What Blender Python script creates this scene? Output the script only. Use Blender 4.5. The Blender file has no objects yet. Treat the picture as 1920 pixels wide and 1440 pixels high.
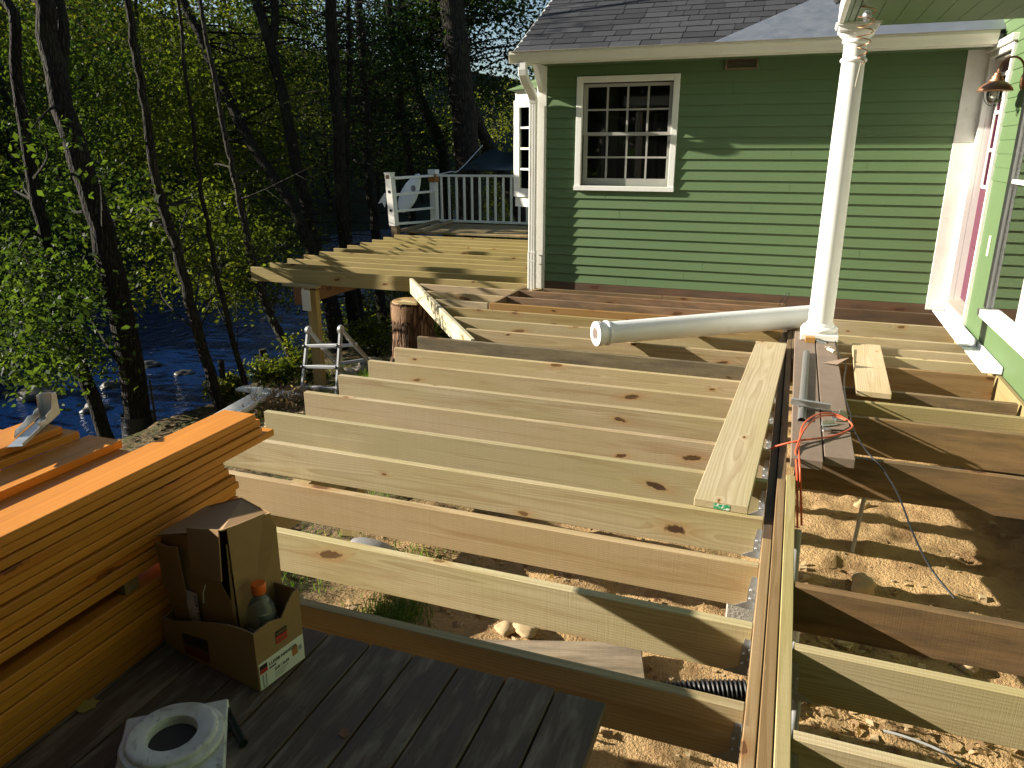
import bpy, bmesh, math, random
import numpy as np
from mathutils import Vector, Matrix, noise
R = math.radians
random.seed(7)
rng = np.random.default_rng(11)
S = bpy.context.scene
COL = S.collection

# ------------------------------------------------------------------ camera, sky, sun, exposure
CAMH, PITCH, YAW, FPX = 1.52, R(17.44), R(20.28), 1400.0
cam = bpy.data.cameras.new('camera'); cam.sensor_width = 36; cam.lens = 36*FPX/1920
cam.clip_start = .02; cam.clip_end = 2000
co = bpy.data.objects.new('camera', cam); COL.objects.link(co); S.camera = co
co.location = (0, 0, CAMH); co.rotation_euler = (R(90)-PITCH, 0, YAW)
SUNL = Vector((1.0, .21, -.39)).normalized()          # direction the light travels
EL = math.asin(-SUNL.z); AZ = math.atan2(-SUNL.x, -SUNL.y)
w = bpy.data.worlds.new('World'); S.world = w; w.use_nodes = True
wn = w.node_tree.nodes; bg = wn['Background']
sky = wn.new('ShaderNodeTexSky'); sky.sky_type = 'NISHITA'; sky.sun_disc = False
sky.sun_elevation = EL; sky.sun_rotation = AZ; sky.air_density = 1.0; sky.dust_density = .6; sky.ozone_density = 1.5
w.node_tree.links.new(sky.outputs[0], bg.inputs[0]); bg.inputs[1].default_value = .05
sl = bpy.data.lights.new('sun', 'SUN'); sl.energy = 5.0; sl.angle = R(.5); sl.color = (1, .93, .80)
so = bpy.data.objects.new('sun', sl); COL.objects.link(so)
so.rotation_euler = SUNL.to_track_quat('-Z', 'Y').to_euler()
S.view_settings.view_transform = 'Standard'; S.view_settings.look = 'None'
S.view_settings.exposure = 1.42; S.view_settings.gamma = 1; S.view_settings.use_curve_mapping = False

# pixel of the 1920x1440 photograph -> point at a known distance
_F = Vector((-math.sin(YAW)*math.cos(PITCH), math.cos(YAW)*math.cos(PITCH), -math.sin(PITCH)))
_R = Vector((math.cos(YAW), math.sin(YAW), 0)); _U = _R.cross(_F)
def ray(x, y): return _R*((x-960)/FPX) + _U*((720-y)/FPX) + _F
C0 = Vector((0, 0, CAMH))
def aty(x, y, Y): d = ray(x, y); return C0 + d*(Y/d.y)
def atx(x, y, X): d = ray(x, y); return C0 + d*(X/d.x)
def atz(x, y, Z): d = ray(x, y); return C0 + d*((Z-CAMH)/d.z)

# ------------------------------------------------------------------ helpers
def tag(o, label=None, cat=None, group=None, kind=None):
    if label: o['label'] = label
    if cat: o['category'] = cat
    if group: o['group'] = group
    if kind: o['kind'] = kind
    return o
def empty(name, loc=(0, 0, 0), parent=None):
    o = bpy.data.objects.new(name, None); o.location = loc; COL.objects.link(o); o.parent = parent
    o.empty_display_size = .1
    return o
def thing(name, label, cat, loc=(0, 0, 0), rz=0, group=None):
    o = empty(name, loc); o.rotation_euler.z = rz
    return tag(o, label, cat, group)
def link(name, me, parent=None, loc=(0, 0, 0), rot=(0, 0, 0), color=None):
    o = bpy.data.objects.new(name, me); COL.objects.link(o); o.parent = parent
    o.location = loc; o.rotation_euler = rot
    if color: o.color = (*color, 1)
    return o
class MB:
    def __init__(s): s.v = []; s.f = []; s.m = []; s.cm = 0
    def add(s, vs, fs):
        n = len(s.v); s.v += [tuple(v) for v in vs]
        for f in fs: s.f.append([i+n for i in f]); s.m.append(s.cm)
        return s
    def box(s, a, b, M=None):
        x0, y0, z0 = a; x1, y1, z1 = b
        vs = [Vector(p) for p in ((x0,y0,z0),(x1,y0,z0),(x1,y1,z0),(x0,y1,z0),(x0,y0,z1),(x1,y0,z1),(x1,y1,z1),(x0,y1,z1))]
        if M: vs = [M @ v for v in vs]
        return s.add(vs, [(0,3,2,1),(4,5,6,7),(0,1,5,4),(1,2,6,5),(2,3,7,6),(3,0,4,7)])
    def cbox(s, a, b, c=.003, M=None):           # box with chamfered edges
        x0, y0, z0 = a; x1, y1, z1 = b; vs = []; idx = {}
        for i, (X, sx) in enumerate(((x0, 1), (x1, -1))):
            for j, (Y, sy) in enumerate(((y0, 1), (y1, -1))):
                for k, (Z, sz) in enumerate(((z0, 1), (z1, -1))):
                    idx[i,j,k,0] = len(vs); vs.append(Vector((X, Y+sy*c, Z+sz*c)))
                    idx[i,j,k,1] = len(vs); vs.append(Vector((X+sx*c, Y, Z+sz*c)))
                    idx[i,j,k,2] = len(vs); vs.append(Vector((X+sx*c, Y+sy*c, Z)))
        fs = []
        g = lambda i,j,k,a: idx[i,j,k,a]
        for q in (0, 1):
            fs.append([g(q,0,0,0),g(q,1,0,0),g(q,1,1,0),g(q,0,1,0)][::1 if q else -1])
            fs.append([g(0,q,0,1),g(1,q,0,1),g(1,q,1,1),g(0,q,1,1)][::-1 if q else 1])
            fs.append([g(0,0,q,2),g(1,0,q,2),g(1,1,q,2),g(0,1,q,2)][::1 if q else -1])
        for a in (0, 1):
            for b_ in (0, 1):
                fs.append([g(a,b_,0,0),g(a,b_,1,0),g(a,b_,1,1),g(a,b_,0,1)])
                fs.append([g(a,0,b_,0),g(a,1,b_,0),g(a,1,b_,2),g(a,0,b_,2)])
                fs.append([g(0,a,b_,1),g(1,a,b_,1),g(1,a,b_,2),g(0,a,b_,2)])
        for i in (0,1):
            for j in (0,1):
                for k in (0,1): fs.append([g(i,j,k,0),g(i,j,k,1),g(i,j,k,2)])
        if M: vs = [M @ v for v in vs]
        return s.add(vs, fs)
    def tube(s, pts, rad, n=8, cap=True, squash=None):
        pts = [Vector(p) for p in pts]
        if not hasattr(rad, '__len__'): rad = [rad]*len(pts)
        rings = []; ref = None
        for i, p in enumerate(pts):
            t = (pts[min(i+1, len(pts)-1)] - pts[max(i-1, 0)])
            t = t.normalized() if t.length > 1e-9 else Vector((0,0,1))
            if ref is None: ref = Vector((0,0,1)) if abs(t.z) < .9 else Vector((1,0,0))
            u = (ref - t*ref.dot(t)).normalized(); vv = t.cross(u); ref = u
            rings.append([p + (u*math.cos(2*math.pi*k/n) + vv*math.sin(2*math.pi*k/n))*rad[i] for k in range(n)])
        vs = [v for r in rings for v in r]; fs = []
        for i in range(len(pts)-1):
            for k in range(n): fs.append((i*n+k, i*n+(k+1)%n, (i+1)*n+(k+1)%n, (i+1)*n+k))
        if cap: fs.append(tuple(range(n))[::-1]); fs.append(tuple((len(pts)-1)*n+k for k in range(n)))
        return s.add(vs, fs)
    def lathe(s, prof, n=32, M=None, cap=(True, True)):   # profile [(r,z)] about local Z
        vs = []; fs = []
        for r, z in prof:
            for k in range(n): vs.append(Vector((r*math.cos(2*math.pi*k/n), r*math.sin(2*math.pi*k/n), z)))
        for i in range(len(prof)-1):
            for k in range(n): fs.append((i*n+k, i*n+(k+1)%n, (i+1)*n+(k+1)%n, (i+1)*n+k))
        if cap[0]: fs.append(tuple(range(n))[::-1])
        if cap[1]: fs.append(tuple((len(prof)-1)*n+k for k in range(n)))
        if M: vs = [M @ v for v in vs]
        return s.add(vs, fs)
    def prism(s, poly, a, b, axis='x', M=None):    # polygon extruded along an axis from a to b
        def P(u, v, w):
            return Vector((w,u,v)) if axis == 'x' else Vector((u,w,v)) if axis == 'y' else Vector((u,v,w))
        n = len(poly); vs = [P(u,v,a) for u,v in poly] + [P(u,v,b) for u,v in poly]
        if M: vs = [M @ v for v in vs]
        fs = [tuple(range(n))[::-1], tuple(range(n, 2*n))] + [(i,(i+1)%n,n+(i+1)%n,n+i) for i in range(n)]
        return s.add(vs, fs)
    def mesh(s, name, mats, smooth=False):
        me = bpy.data.meshes.new(name); me.from_pydata(s.v, [], s.f)
        for m in (mats if isinstance(mats, (list, tuple)) else [mats]): me.materials.append(m)
        if any(s.m): me.polygons.foreach_set('material_index', s.m)
        bm = bmesh.new(); bm.from_mesh(me); bmesh.ops.recalc_face_normals(bm, faces=bm.faces); bm.to_mesh(me); bm.free()
        if smooth:
            me.polygons.foreach_set('use_smooth', [True]*len(me.polygons)); me.set_sharp_from_angle(angle=R(40))
        me.update(); return me
    def build(s, name, mats, parent=None, smooth=False, loc=(0,0,0), rot=(0,0,0), color=None):
        return link(name, s.mesh(name, mats, smooth), parent, loc, rot, color)

# ------------------------------------------------------------------ materials
class NT:
    def __init__(s, name):
        s.mat = bpy.data.materials.new(name); s.mat.use_nodes = True
        s.t = s.mat.node_tree; s.n = s.t.nodes; s.b = s.n['Principled BSDF']; s.out = s.n['Material Output']
    def N(s, kind, **kw):
        nd = s.n.new('ShaderNode'+kind)
        for k, v in kw.items():
            if k.startswith('i_'):
                key = k[2:]; nd.inputs[int(key) if key.isdigit() else key.replace('_', ' ')].default_value = v
            else: setattr(nd, k, v)
        return nd
    def L(s, a, b): s.t.links.new(a, b)
    def val(s, sock, v):
        if isinstance(v, bpy.types.NodeSocket): s.L(v, sock)
        else: sock.default_value = v
    def math(s, op, a, b=0, clamp=False):
        m = s.N('Math', operation=op, use_clamp=clamp); s.val(m.inputs[0], a); s.val(m.inputs[1], b); return m.outputs[0]
    def vec(s, op, a, b=(0,0,0)):
        m = s.N('VectorMath', operation=op); s.val(m.inputs[0], a); s.val(m.inputs[1], b); return m.outputs['Vector']
    def mix(s, f, a, b, mode='MIX'):
        m = s.N('Mix', data_type='RGBA', blend_type=mode, clamp_factor=True)
        s.val(m.inputs[0], f); s.val(m.inputs[6], a if not isinstance(a, tuple) else (*a[:3], 1)); s.val(m.inputs[7], b if not isinstance(b, tuple) else (*b[:3], 1))
        return m.outputs[2]
    def noise(s, vec, scale, detail=3, rough=.55, dist=0):
        m = s.N('TexNoise'); s.L(vec, m.inputs['Vector']); m.inputs['Scale'].default_value = scale
        m.inputs['Detail'].default_value = detail; m.inputs['Roughness'].default_value = rough; m.inputs['Distortion'].default_value = dist
        return m.outputs[0]
    def ramp(s, f, *stops):
        m = s.N('ValToRGB'); s.val(m.inputs[0], f); e = m.color_ramp.elements
        while len(e) < len(stops): e.new(.5)
        for el, (p, c) in zip(e, stops):
            el.position = p; el.color = (*c, 1) if isinstance(c, tuple) else (c, c, c, 1)
        return m.outputs[0]
    def obj(s): return s.N('TexCoord').outputs['Object']
    def rnd(s): return s.N('ObjectInfo').outputs['Random']
    def col(s): return s.N('ObjectInfo').outputs['Color']
    def bump(s, h, strength=.3, dist=.01):
        m = s.N('Bump'); s.L(h, m.inputs['Height']); m.inputs['Strength'].default_value = strength; m.inputs['Distance'].default_value = dist
        s.L(m.outputs[0], s.b.inputs['Normal']); return m
    def base(s, c): s.val(s.b.inputs['Base Color'], c if not isinstance(c, tuple) else (*c[:3], 1))
    def rough(s, r): s.val(s.b.inputs['Roughness'], r)

def M_lumber(name, knot=(.055, .026, .012), ringamt=.85, knotscale=2.6, weather=0., rough=.72, sawn=.4, coat=0):
    """sawn softwood; the tint of each board is its object colour; board length along local X"""
    t = NT(name); o = t.obj(); r = t.rnd(); c = t.col()
    cx = t.N('CombineXYZ'); t.L(t.math('MULTIPLY', r, 37.0), cx.inputs[0]); t.L(t.math('MULTIPLY', r, 3.1), cx.inputs[1]); t.L(t.math('MULTIPLY', r, 17.3), cx.inputs[2])
    p = t.vec('ADD', o, cx.outputs[0])
    sep = t.N('SeparateXYZ'); t.L(o, sep.inputs[0]); sp = t.N('SeparateXYZ'); t.L(p, sp.inputs[0])
    # knots: sparse cells on the wide faces
    kx = t.N('CombineXYZ'); t.L(t.math('ADD', t.math('MULTIPLY', sp.outputs[0], knotscale), t.math('MULTIPLY', t.math('MULTIPLY', sep.outputs[2], t.math('SUBTRACT', t.math('FRACT', t.math('MULTIPLY', r, 5.3)), .5)), 9.0)), kx.inputs[0]); t.L(t.math('MULTIPLY', t.math('ADD', sp.outputs[2], t.math('MULTIPLY', sp.outputs[1], 1.0)), 6.5), kx.inputs[1])
    kv = kx.outputs[0]
    vo = t.N('TexVoronoi', feature='F1', voronoi_dimensions='2D'); t.L(kv, vo.inputs['Vector']); vo.inputs['Scale'].default_value = 1.0
    kc = t.N('SeparateColor'); t.L(vo.outputs['Color'], kc.inputs[0]); kd = t.math('DIVIDE', vo.outputs['Distance'], t.math('ADD', .38, t.math('MULTIPLY', t.math('MULTIPLY', kc.outputs[1], kc.outputs[1]), 1.0)))
    on = t.math('GREATER_THAN', kc.outputs[0], .73)
    kw = t.noise(p, 40, 2)
    kd2 = t.math('ADD', kd, t.math('MULTIPLY', t.math('SUBTRACT', kw, .5), .16))
    knot_m = t.math('MULTIPLY', on, t.ramp(kd2, (.085, 1.0), (.125, 0.0)))
    halo = t.math('MULTIPLY', on, t.ramp(kd, (.05, 1.0), (.42, 0.0)))
    # growth rings around a pith that lies outside the board, bent by slow noise and by the knots
    py = t.math('ADD', sep.outputs[1], t.math('MULTIPLY', t.math('SUBTRACT', r, .5), .12))
    pz = t.math('ADD', sep.outputs[2], t.math('ADD', .02, t.math('MULTIPLY', t.math('FRACT', t.math('MULTIPLY', r, 7.7)), .12)))
    d = t.math('SQRT', t.math('ADD', t.math('MULTIPLY', py, py), t.math('MULTIPLY', pz, pz)))
    slow = t.noise(t.vec('MULTIPLY', p, (.55, 4, 4)), 1.0, 2)
    d = t.math('ADD', d, t.math('MULTIPLY', slow, .06)); d = t.math('ADD', d, t.math('MULTIPLY', halo, .012))
    ring = t.math('FRACT', t.math('MULTIPLY', d, 105.0))
    ring = t.ramp(ring, (0, 0.), (.62, .55), (.9, 1.0), (1.0, 0.))
    fine = t.noise(t.vec('MULTIPLY', p, (6, 190, 190)), 1.0, 3)
    saw = t.noise(t.vec('MULTIPLY', p, (330, 2, 2)), 1.0, 2)
    blot = t.noise(t.vec('MULTIPLY', p, (1.3, 5, 5)), 1.0, 4, .6)
    g = t.math('MULTIPLY', ring, t.math('ADD', .35, blot))
    colr = t.mix(t.math('MULTIPLY', g, ringamt), c, t.vec('MULTIPLY', c, (.47, .35, .23)))
    colr = t.mix(t.math('MULTIPLY', fine, .42), colr, t.vec('MULTIPLY', c, (.62, .58, .52)))
    colr = t.mix(t.math('MULTIPLY', t.ramp(saw, (.35,0.), (.7,1.)), sawn), colr, t.vec('MULTIPLY', c, (.60, .62, .56)))
    colr = t.mix(t.ramp(blot, (.40, 0.), (.72, .75)), colr, t.vec('MULTIPLY', c, (.70, .70, .52)))
    st = t.noise(t.vec('MULTIPLY', p, (1.1,16,16)), 1.0, 6, .7, .4)
    colr = t.mix(t.ramp(st, (.52, 0.), (.66, .55)), colr, t.vec('MULTIPLY', c, (.50, .40, .27)))
    if weather:
        wv = t.noise(t.vec('MULTIPLY', p, (2.2, 12, 12)), 1.0, 5, .65)
        colr = t.mix(t.ramp(wv, (.40, 0.), (.62, weather)), colr, (.045, .036, .026))
    colr = t.mix(t.math('MULTIPLY', t.math('MULTIPLY', halo, halo), .75), colr, t.vec('MULTIPLY', c, (.70, .45, .24)))
    kcol = t.mix(t.math('MULTIPLY', kc.outputs[2], .8), knot, t.vec('MULTIPLY', c, (.40, .26, .13)))
    colr = t.mix(knot_m, colr, kcol)
    t.base(colr); t.rough(rough)
    h = t.math('ADD', t.math('MULTIPLY', fine, .5), t.math('MULTIPLY', saw, .35)); h = t.math('SUBTRACT', h, t.math('MULTIPLY', knot_m, .8))
    t.bump(h, .28, .004); t.b.inputs['Specular IOR Level'].default_value = .3
    if coat: t.b.inputs['Coat Weight'].default_value = coat; t.b.inputs['Coat Roughness'].default_value = .35
    return t.mat
def M_paint(name, color, rough=.5, dirt=.12, dirtcol=(.25,.22,.16), grain=None, bumpy=.1, scale=6, peel=0):
    t = NT(name); o = t.obj(); r = t.rnd()
    off = t.vec('ADD', o, t.vec('MULTIPLY', t.N('ObjectInfo').outputs['Location'], (1.7, 1.3, 2.1)))
    n1 = t.noise(off, scale, 4, .6); n2 = t.noise(t.vec('MULTIPLY', off, grain or (20, 20, 20)), 1.0, 3)
    c = t.mix(t.ramp(n1, (.45, 0.), (.8, dirt)), color, dirtcol)
    c = t.mix(t.math('MULTIPLY', t.math('SUBTRACT', n2, .3), .3), c, t.vec('MULTIPLY', c, (.82, .82, .8)))
    c = t.mix(t.math('MULTIPLY', r, .10), c, t.vec('MULTIPLY', c, (.8, .82, .8)))
    if peel:
        n3 = t.noise(off, 15, 7, .75)
        c = t.mix(t.ramp(n3, (.62, 0.), (.70, peel*.7)), c, (.30, .25, .18))
    t.base(c); t.rough(t.math('ADD', rough, t.math('MULTIPLY', t.math('SUBTRACT', n1, .5), .2))); t.bump(n2, bumpy, .004)
    return t.mat
def M_metal(name, color=(.55,.57,.58), rough=.35, spangle=.4):
    t = NT(name); o = t.obj(); v = t.N('TexVoronoi'); t.L(o, v.inputs['Vector']); v.inputs['Scale'].default_value = 60
    n = t.noise(o, 9, 4)
    g = t.N('SeparateColor'); t.L(v.outputs['Color'], g.inputs[0])
    t.base(t.mix(t.math('MULTIPLY', g.outputs[0], spangle), color, tuple(x*.62 for x in color)))
    t.b.inputs['Metallic'].default_value = .9; t.rough(t.math('ADD', rough, t.math('MULTIPLY', n, .25))); t.bump(n, .1, .003)
    return t.mat
def M_plain(name, color, rough=.6, metallic=0, var=.25, scale=15, bumpy=.15, spec=.4):
    t = NT(name); o = t.obj(); n = t.noise(o, scale, 4, .6)
    t.base(t.mix(t.math('MULTIPLY', n, var), color, tuple(x*.45 for x in color))); t.rough(rough)
    t.b.inputs['Metallic'].default_value = metallic; t.b.inputs['Specular IOR Level'].default_value = spec; t.bump(n, bumpy, .006)
    return t.mat
def M_glass(name, tint=(.02,.02,.02), refl=.9):
    t = NT(name); tr = t.N('BsdfTransparent'); tr.inputs[0].default_value = (.80,.82,.80,1)
    gl = t.N('BsdfGlossy'); gl.inputs[0].default_value = (refl,refl,refl,1); gl.inputs['Roughness'].default_value = .02
    fr = t.N('Fresnel'); fr.inputs[0].default_value = 1.5
    n = t.noise(t.obj(), 3, 2); b = t.N('Bump'); t.L(n, b.inputs['Height']); b.inputs['Strength'].default_value = .02; t.L(b.outputs[0], gl.inputs['Normal'])
    mx = t.N('MixShader'); t.L(t.math('ADD', fr.outputs[0], .04), mx.inputs[0]); t.L(tr.outputs[0], mx.inputs[1]); t.L(gl.outputs[0], mx.inputs[2])
    t.L(mx.outputs[0], t.out.inputs[0]); t.n.remove(t.b); return t.mat
def M_leaf(name, dark, light, autumn, trans=.5):
    t = NT(name); at = t.N('Attribute', attribute_name='rnd'); f = at.outputs['Fac']
    c = t.ramp(f, (0., dark), (.55, light), (.9, light), (1., autumn))
    hs = t.vec('MULTIPLY', c, (2.1, 2.0, .9))
    df = t.N('BsdfDiffuse'); t.L(c, df.inputs[0]); tl = t.N('BsdfTranslucent'); t.L(hs, tl.inputs[0])
    mx = t.N('MixShader'); mx.inputs[0].default_value = trans; t.L(df.outputs[0], mx.inputs[1]); t.L(tl.outputs[0], mx.inputs[2])
    gl = t.N('BsdfGlossy'); gl.inputs['Roughness'].default_value = .45; gl.inputs[0].default_value = (.5,.5,.5,1)
    m2 = t.N('MixShader'); m2.inputs[0].default_value = .02; t.L(mx.outputs[0], m2.inputs[1]); t.L(gl.outputs[0], m2.inputs[2])
    t.L(m2.outputs[0], t.out.inputs[0]); t.n.remove(t.b); return t.mat
def M_bark(name, c1, c2, sc=(14, 14, 3.0), b=.9):
    t = NT(name); o = t.obj(); v = t.N('TexVoronoi', feature='DISTANCE_TO_EDGE'); wv = t.noise(o, 5, 3)
    t.L(t.vec('ADD', t.vec('MULTIPLY', o, sc), t.vec('MULTIPLY', wv, (1.2,1.2,1.2))), v.inputs['Vector']); v.inputs['Scale'].default_value = 1
    n = t.noise(t.vec('MULTIPLY', o, (18,18,5)), 1.0, 5, .65); n2 = t.noise(o, 2.2, 3)
    f = t.ramp(v.outputs['Distance'], (0., 0.), (.25, 1.)); f2 = t.math('MULTIPLY', f, t.math('ADD', .25, n))
    c = t.mix(f2, c1, c2); c = t.mix(t.ramp(n2, (.5, 0.), (.7, .35)), c, (.055,.06,.03))
    t.base(c); t.rough(.9); t.bump(f2, b, .03); t.b.inputs['Specular IOR Level'].default_value = .15; return t.mat

LUM = M_lumber('new_pine_lumber')
LUMW = M_lumber('weathered_lumber', weather=.55, ringamt=.45)
LUMS = M_lumber('orange_stained_decking', knot=(.10,.03,.008), ringamt=.45, knotscale=1.5, rough=.5, sawn=.08, coat=.08)
def M_oldplank():
    t = NT('old_deck_plank'); o = t.obj(); r = t.rnd(); cx = t.N('CombineXYZ'); t.L(t.math('MULTIPLY', r, 31.0), cx.inputs[0]); t.L(t.math('MULTIPLY', r, 7.0), cx.inputs[1])
    p = t.vec('ADD', o, cx.outputs[0])
    a = t.noise(t.vec('MULTIPLY', p, (3.2,17,17)), 1.0, 5, .62); b = t.noise(t.vec('MULTIPLY', p, (7,60,60)), 1.0, 4, .65); g = t.noise(p, 5, 4, .6); f = t.noise(t.vec('MULTIPLY', p, (5,150,150)), 1.0, 3); sp = t.noise(p, 130, 2)
    c = t.mix(b, (.085,.055,.038), (.19,.128,.085))
    c = t.mix(t.ramp(a, (.49,0.), (.63,.75)), c, (.34,.27,.20)); c = t.mix(t.ramp(g, (.56,0.), (.70,.55)), c, (.095,.085,.055))
    c = t.mix(t.math('MULTIPLY', f, .55), c, (.035,.025,.02)); c = t.mix(t.ramp(sp, (.72,0.), (.76,.7)), c, (.30,.28,.25))
    t.base(c); t.rough(t.ramp(a, (.4,.62), (.6,.85))); t.bump(t.math('ADD', t.math('MULTIPLY', f, .6), t.math('MULTIPLY', a, .5)), .5, .006); t.b.inputs['Specular IOR Level'].default_value = .35
    return t.mat
LUMO = M_oldplank()
GREEN = M_paint('green_house_paint', (.098,.160,.064), .55, .15, (.10,.13,.07), grain=(160,160,3), bumpy=.22, scale=3)
WHITE = M_paint('white_trim_paint', (.78,.77,.72), .45, .14, (.5,.47,.38), scale=5)
WHITEOLD = M_paint('chipped_white_paint', (.76,.74,.68), .5, .25, (.42,.37,.28), scale=7, peel=.8)
WHITEGLOSS = M_paint('white_column_paint', (.83,.83,.81), .3, .06, (.6,.58,.5), scale=4, bumpy=.03)
CREAM = M_paint('gutter_enamel', (.70,.68,.58), .35, .2, (.4,.38,.3), scale=3, bumpy=.02)
PVC = M_plain('white_pvc', (.80,.80,.80), .35, var=.05, bumpy=.02)
GALV = M_metal('galvanised_steel'); ALU = M_metal('aluminium', (.52,.53,.54), .38, .1)
SHEET = M_metal('flashing_sheet', (.40,.42,.44), .42, .2)
BLACKP = M_plain('black_plastic', (.012,.012,.013), .45, var=.3)
DARKM = M_plain('dark_metal', (.06,.06,.06), .4, metallic=.8)
CARD = M_plain('cardboard', (.36,.225,.115), .85, var=.6, scale=7, bumpy=.35, spec=.15)
COPPER = M_metal('aged_copper', (.42,.22,.12), .38, .15)
PURPLE = M_plain('plum_door_paint', (.10,.012,.04), .35, var=.1, bumpy=.03)
GLASS = M_glass('window_glass')
LABWHITE = M_plain('white_sheer', (.68,.66,.68), .8, var=.15, scale=6)
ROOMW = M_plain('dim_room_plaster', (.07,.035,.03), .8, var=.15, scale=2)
CURTAIN = M_plain('pale_curtain', (.24,.205,.165), .9, var=.2, scale=4)
REDCORD = M_plain('orange_cord_rubber', (.60,.11,.045), .5, var=.1)
GREYPAINT = M_paint('brown_deck_paint', (.20,.145,.105), .75, .5, (.11,.08,.055), scale=9, peel=.5, bumpy=.3)
GREYPVC = M_plain('grey_conduit_plastic', (.34,.34,.33), .5, var=.2)
BARK = M_bark('dark_bark', (.010,.008,.006), (.040,.032,.024), (30,30,5.0))  # shade on the trunks is put into this near-black colour
BARKP = M_bark('pale_bark', (.016,.013,.010), (.070,.060,.046), (26,26,4.0))
STUMPB = M_bark('stump_bark', (.045,.024,.014), (.26,.15,.09), (26,26,4.0), 1.0)
STONE = M_plain('grey_stone', (.24,.21,.17), .85, var=.6, scale=7, bumpy=.5)
STONED = M_plain('wet_river_stone', (.07,.065,.055), .45, var=.6, scale=4, bumpy=.4)
SANDSTONE = M_plain('sandy_stone', (.45,.33,.18), .9, var=.4, scale=12, bumpy=.4)
CONC = M_plain('concrete_block', (.45,.42,.36), .95, var=.6, scale=70, bumpy=.8)
LEAF_A = M_leaf('maple_leaves', (.012,.025,.006), (.075,.100,.013), (.20,.155,.022))
LEAF_M = M_leaf('shaded_maple_leaves', (.009,.023,.006), (.043,.070,.012), (.12,.12,.018))  # darker copy of the maple leaves, shade put into the colour
LEAF_B = M_leaf('dark_leaves', (.006,.016,.006), (.033,.058,.013), (.085,.10,.018))
LEAF_F = M_leaf('far_leaves', (.015,.028,.006), (.105,.122,.018), (.25,.185,.033))
LEAF_N = M_leaf('conifer_needles', (.008,.020,.008), (.022,.045,.014), (.05,.06,.02), .25)
LEAF_D = M_leaf('fallen_leaves', (.17,.10,.05), (.34,.24,.13), (.52,.42,.27), .2)
GRASSM = M_leaf('grass_blades', (.04,.09,.012), (.10,.17,.03), (.25,.24,.08), .4)
TARP = M_plain('dark_green_tarp', (.010,.022,.022), .55, var=.25, scale=6)
# ------------------------------------------------------------------ terrain, river
GX = [(-400,60),(-140,34),(-60,13),(-36,2.0),(-29,-2.2),(-26,-3.6),(-23,-4.5),(-12,-4.6),(-10.4,-4.0),(-9.2,-2.9),(-7.8,-2.05),(-6,-1.68),(-4.2,-1.05),(-2.6,-.70),(-1.8,-.65),(300,-.65)]
GXX = np.array([a for a,b in GX]); GXZ = np.array([b for a,b in GX])
def gz(x, y):
    xs = x + (max(0, y-20)*.10 if y > 20 else 0)
    z = float(np.interp(xs, GXX, GXZ))
    if x > -12 and y > 9.5: z -= .5*min(1, (y-9.5)/4) * (1 if x > -7 else .3)
    if y > 60 and x > -60: z += (y-60)*.10
    return z
xsg = np.unique(np.concatenate([np.linspace(-400,-60,14), np.linspace(-60,-14,47), np.linspace(-14,-4,61), np.linspace(-4,2.4,140), np.linspace(2.4,60,12)]))
ysg = np.unique(np.concatenate([np.linspace(-60,0,12), np.linspace(0,9.5,200), np.linspace(9.5,24,60), np.linspace(24,80,40), np.linspace(80,500,16)]))
def ground_h(x, y):
    z = gz(x, y); v = Vector((x, y, 0))
    near = 1 if (-9 < x < 3 and -1 < y < 14) else 0
    amp = .05 if x > -2.2 else .10
    z += amp*noise.noise(v*1.7) + (.035*noise.noise(v*5.3) + .026*noise.noise(v*12.1) if near else 0)
    if x < -12 : z += 1.2*noise.noise(v*.12)
    if -1.6 < x < -.3 and 2.2 < y < 3.6: z += .08*max(0, noise.noise(v*3.0+Vector((3,1,0))))
    return z
vs = [(x, y, ground_h(x, y)) for y in ysg for x in xsg]
nx = len(xsg); fs = [(j*nx+i, j*nx+i+1, (j+1)*nx+i+1, (j+1)*nx+i) for j in range(len(ysg)-1) for i in range(nx-1)]
t = NT('earth'); o = t.obj(); sp = t.N('SeparateXYZ'); t.L(o, sp.inputs[0])
n1 = t.noise(o, 1.6, 5, .6); n2 = t.noise(o, 22, 5, .7); n3 = t.noise(o, 90, 3, .6); n4 = t.noise(o, 5, 4)
sand = t.mix(n2, (.54,.37,.18), (.33,.205,.095)); sand = t.mix(t.ramp(n4, (.5,0.), (.7,.7)), sand, (.19,.105,.05))
litter = t.mix(t.ramp(n2, (.42,0.), (.60,1.)), (.045,.035,.020), (.20,.14,.075)); litter = t.mix(t.ramp(n4, (.45,0.), (.65,.7)), litter, (.045,.07,.02))
edge = t.math('ADD', sp.outputs[0], t.math('MULTIPLY', t.math('SUBTRACT', n1, .5), 1.6))
far = t.mix(t.ramp(t.math('MULTIPLY', t.math('ADD', edge, 12.0), .1), (.25,0.), (.4,1.)), (.020,.024,.012), litter)
t.base(t.mix(t.ramp(t.math('ADD', edge, 2.6), (.35,0.), (1.,1.)), far, sand)); t.rough(.95)
t.b.inputs['Specular IOR Level'].default_value = .1
t.bump(t.math('ADD', n2, t.math('MULTIPLY', n3, .6)), .9, .035)
me = bpy.data.meshes.new('ground'); me.from_pydata(vs, [], fs); me.materials.append(t.mat); me.polygons.foreach_set('use_smooth', [True]*len(fs))
tag(link('ground', me), kind='structure')
def rg(x, y): return ground_h(x, y)
t = NT('river_water'); o = t.obj()
r1 = t.noise(t.vec('MULTIPLY', o, (1.6,.8,1)), 1.6, 4, .6, .6); r2 = t.noise(o, 7, 3)
foam = t.noise(t.vec('MULTIPLY', o, (1.1,.5,1)), 1.3, 5, .7, .8)
t.base(t.mix(t.ramp(foam, (.665,0.), (.72,.5)), (.003,.016,.065), (.45,.5,.58)))  # base blue stands in for the reflected sky
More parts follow.
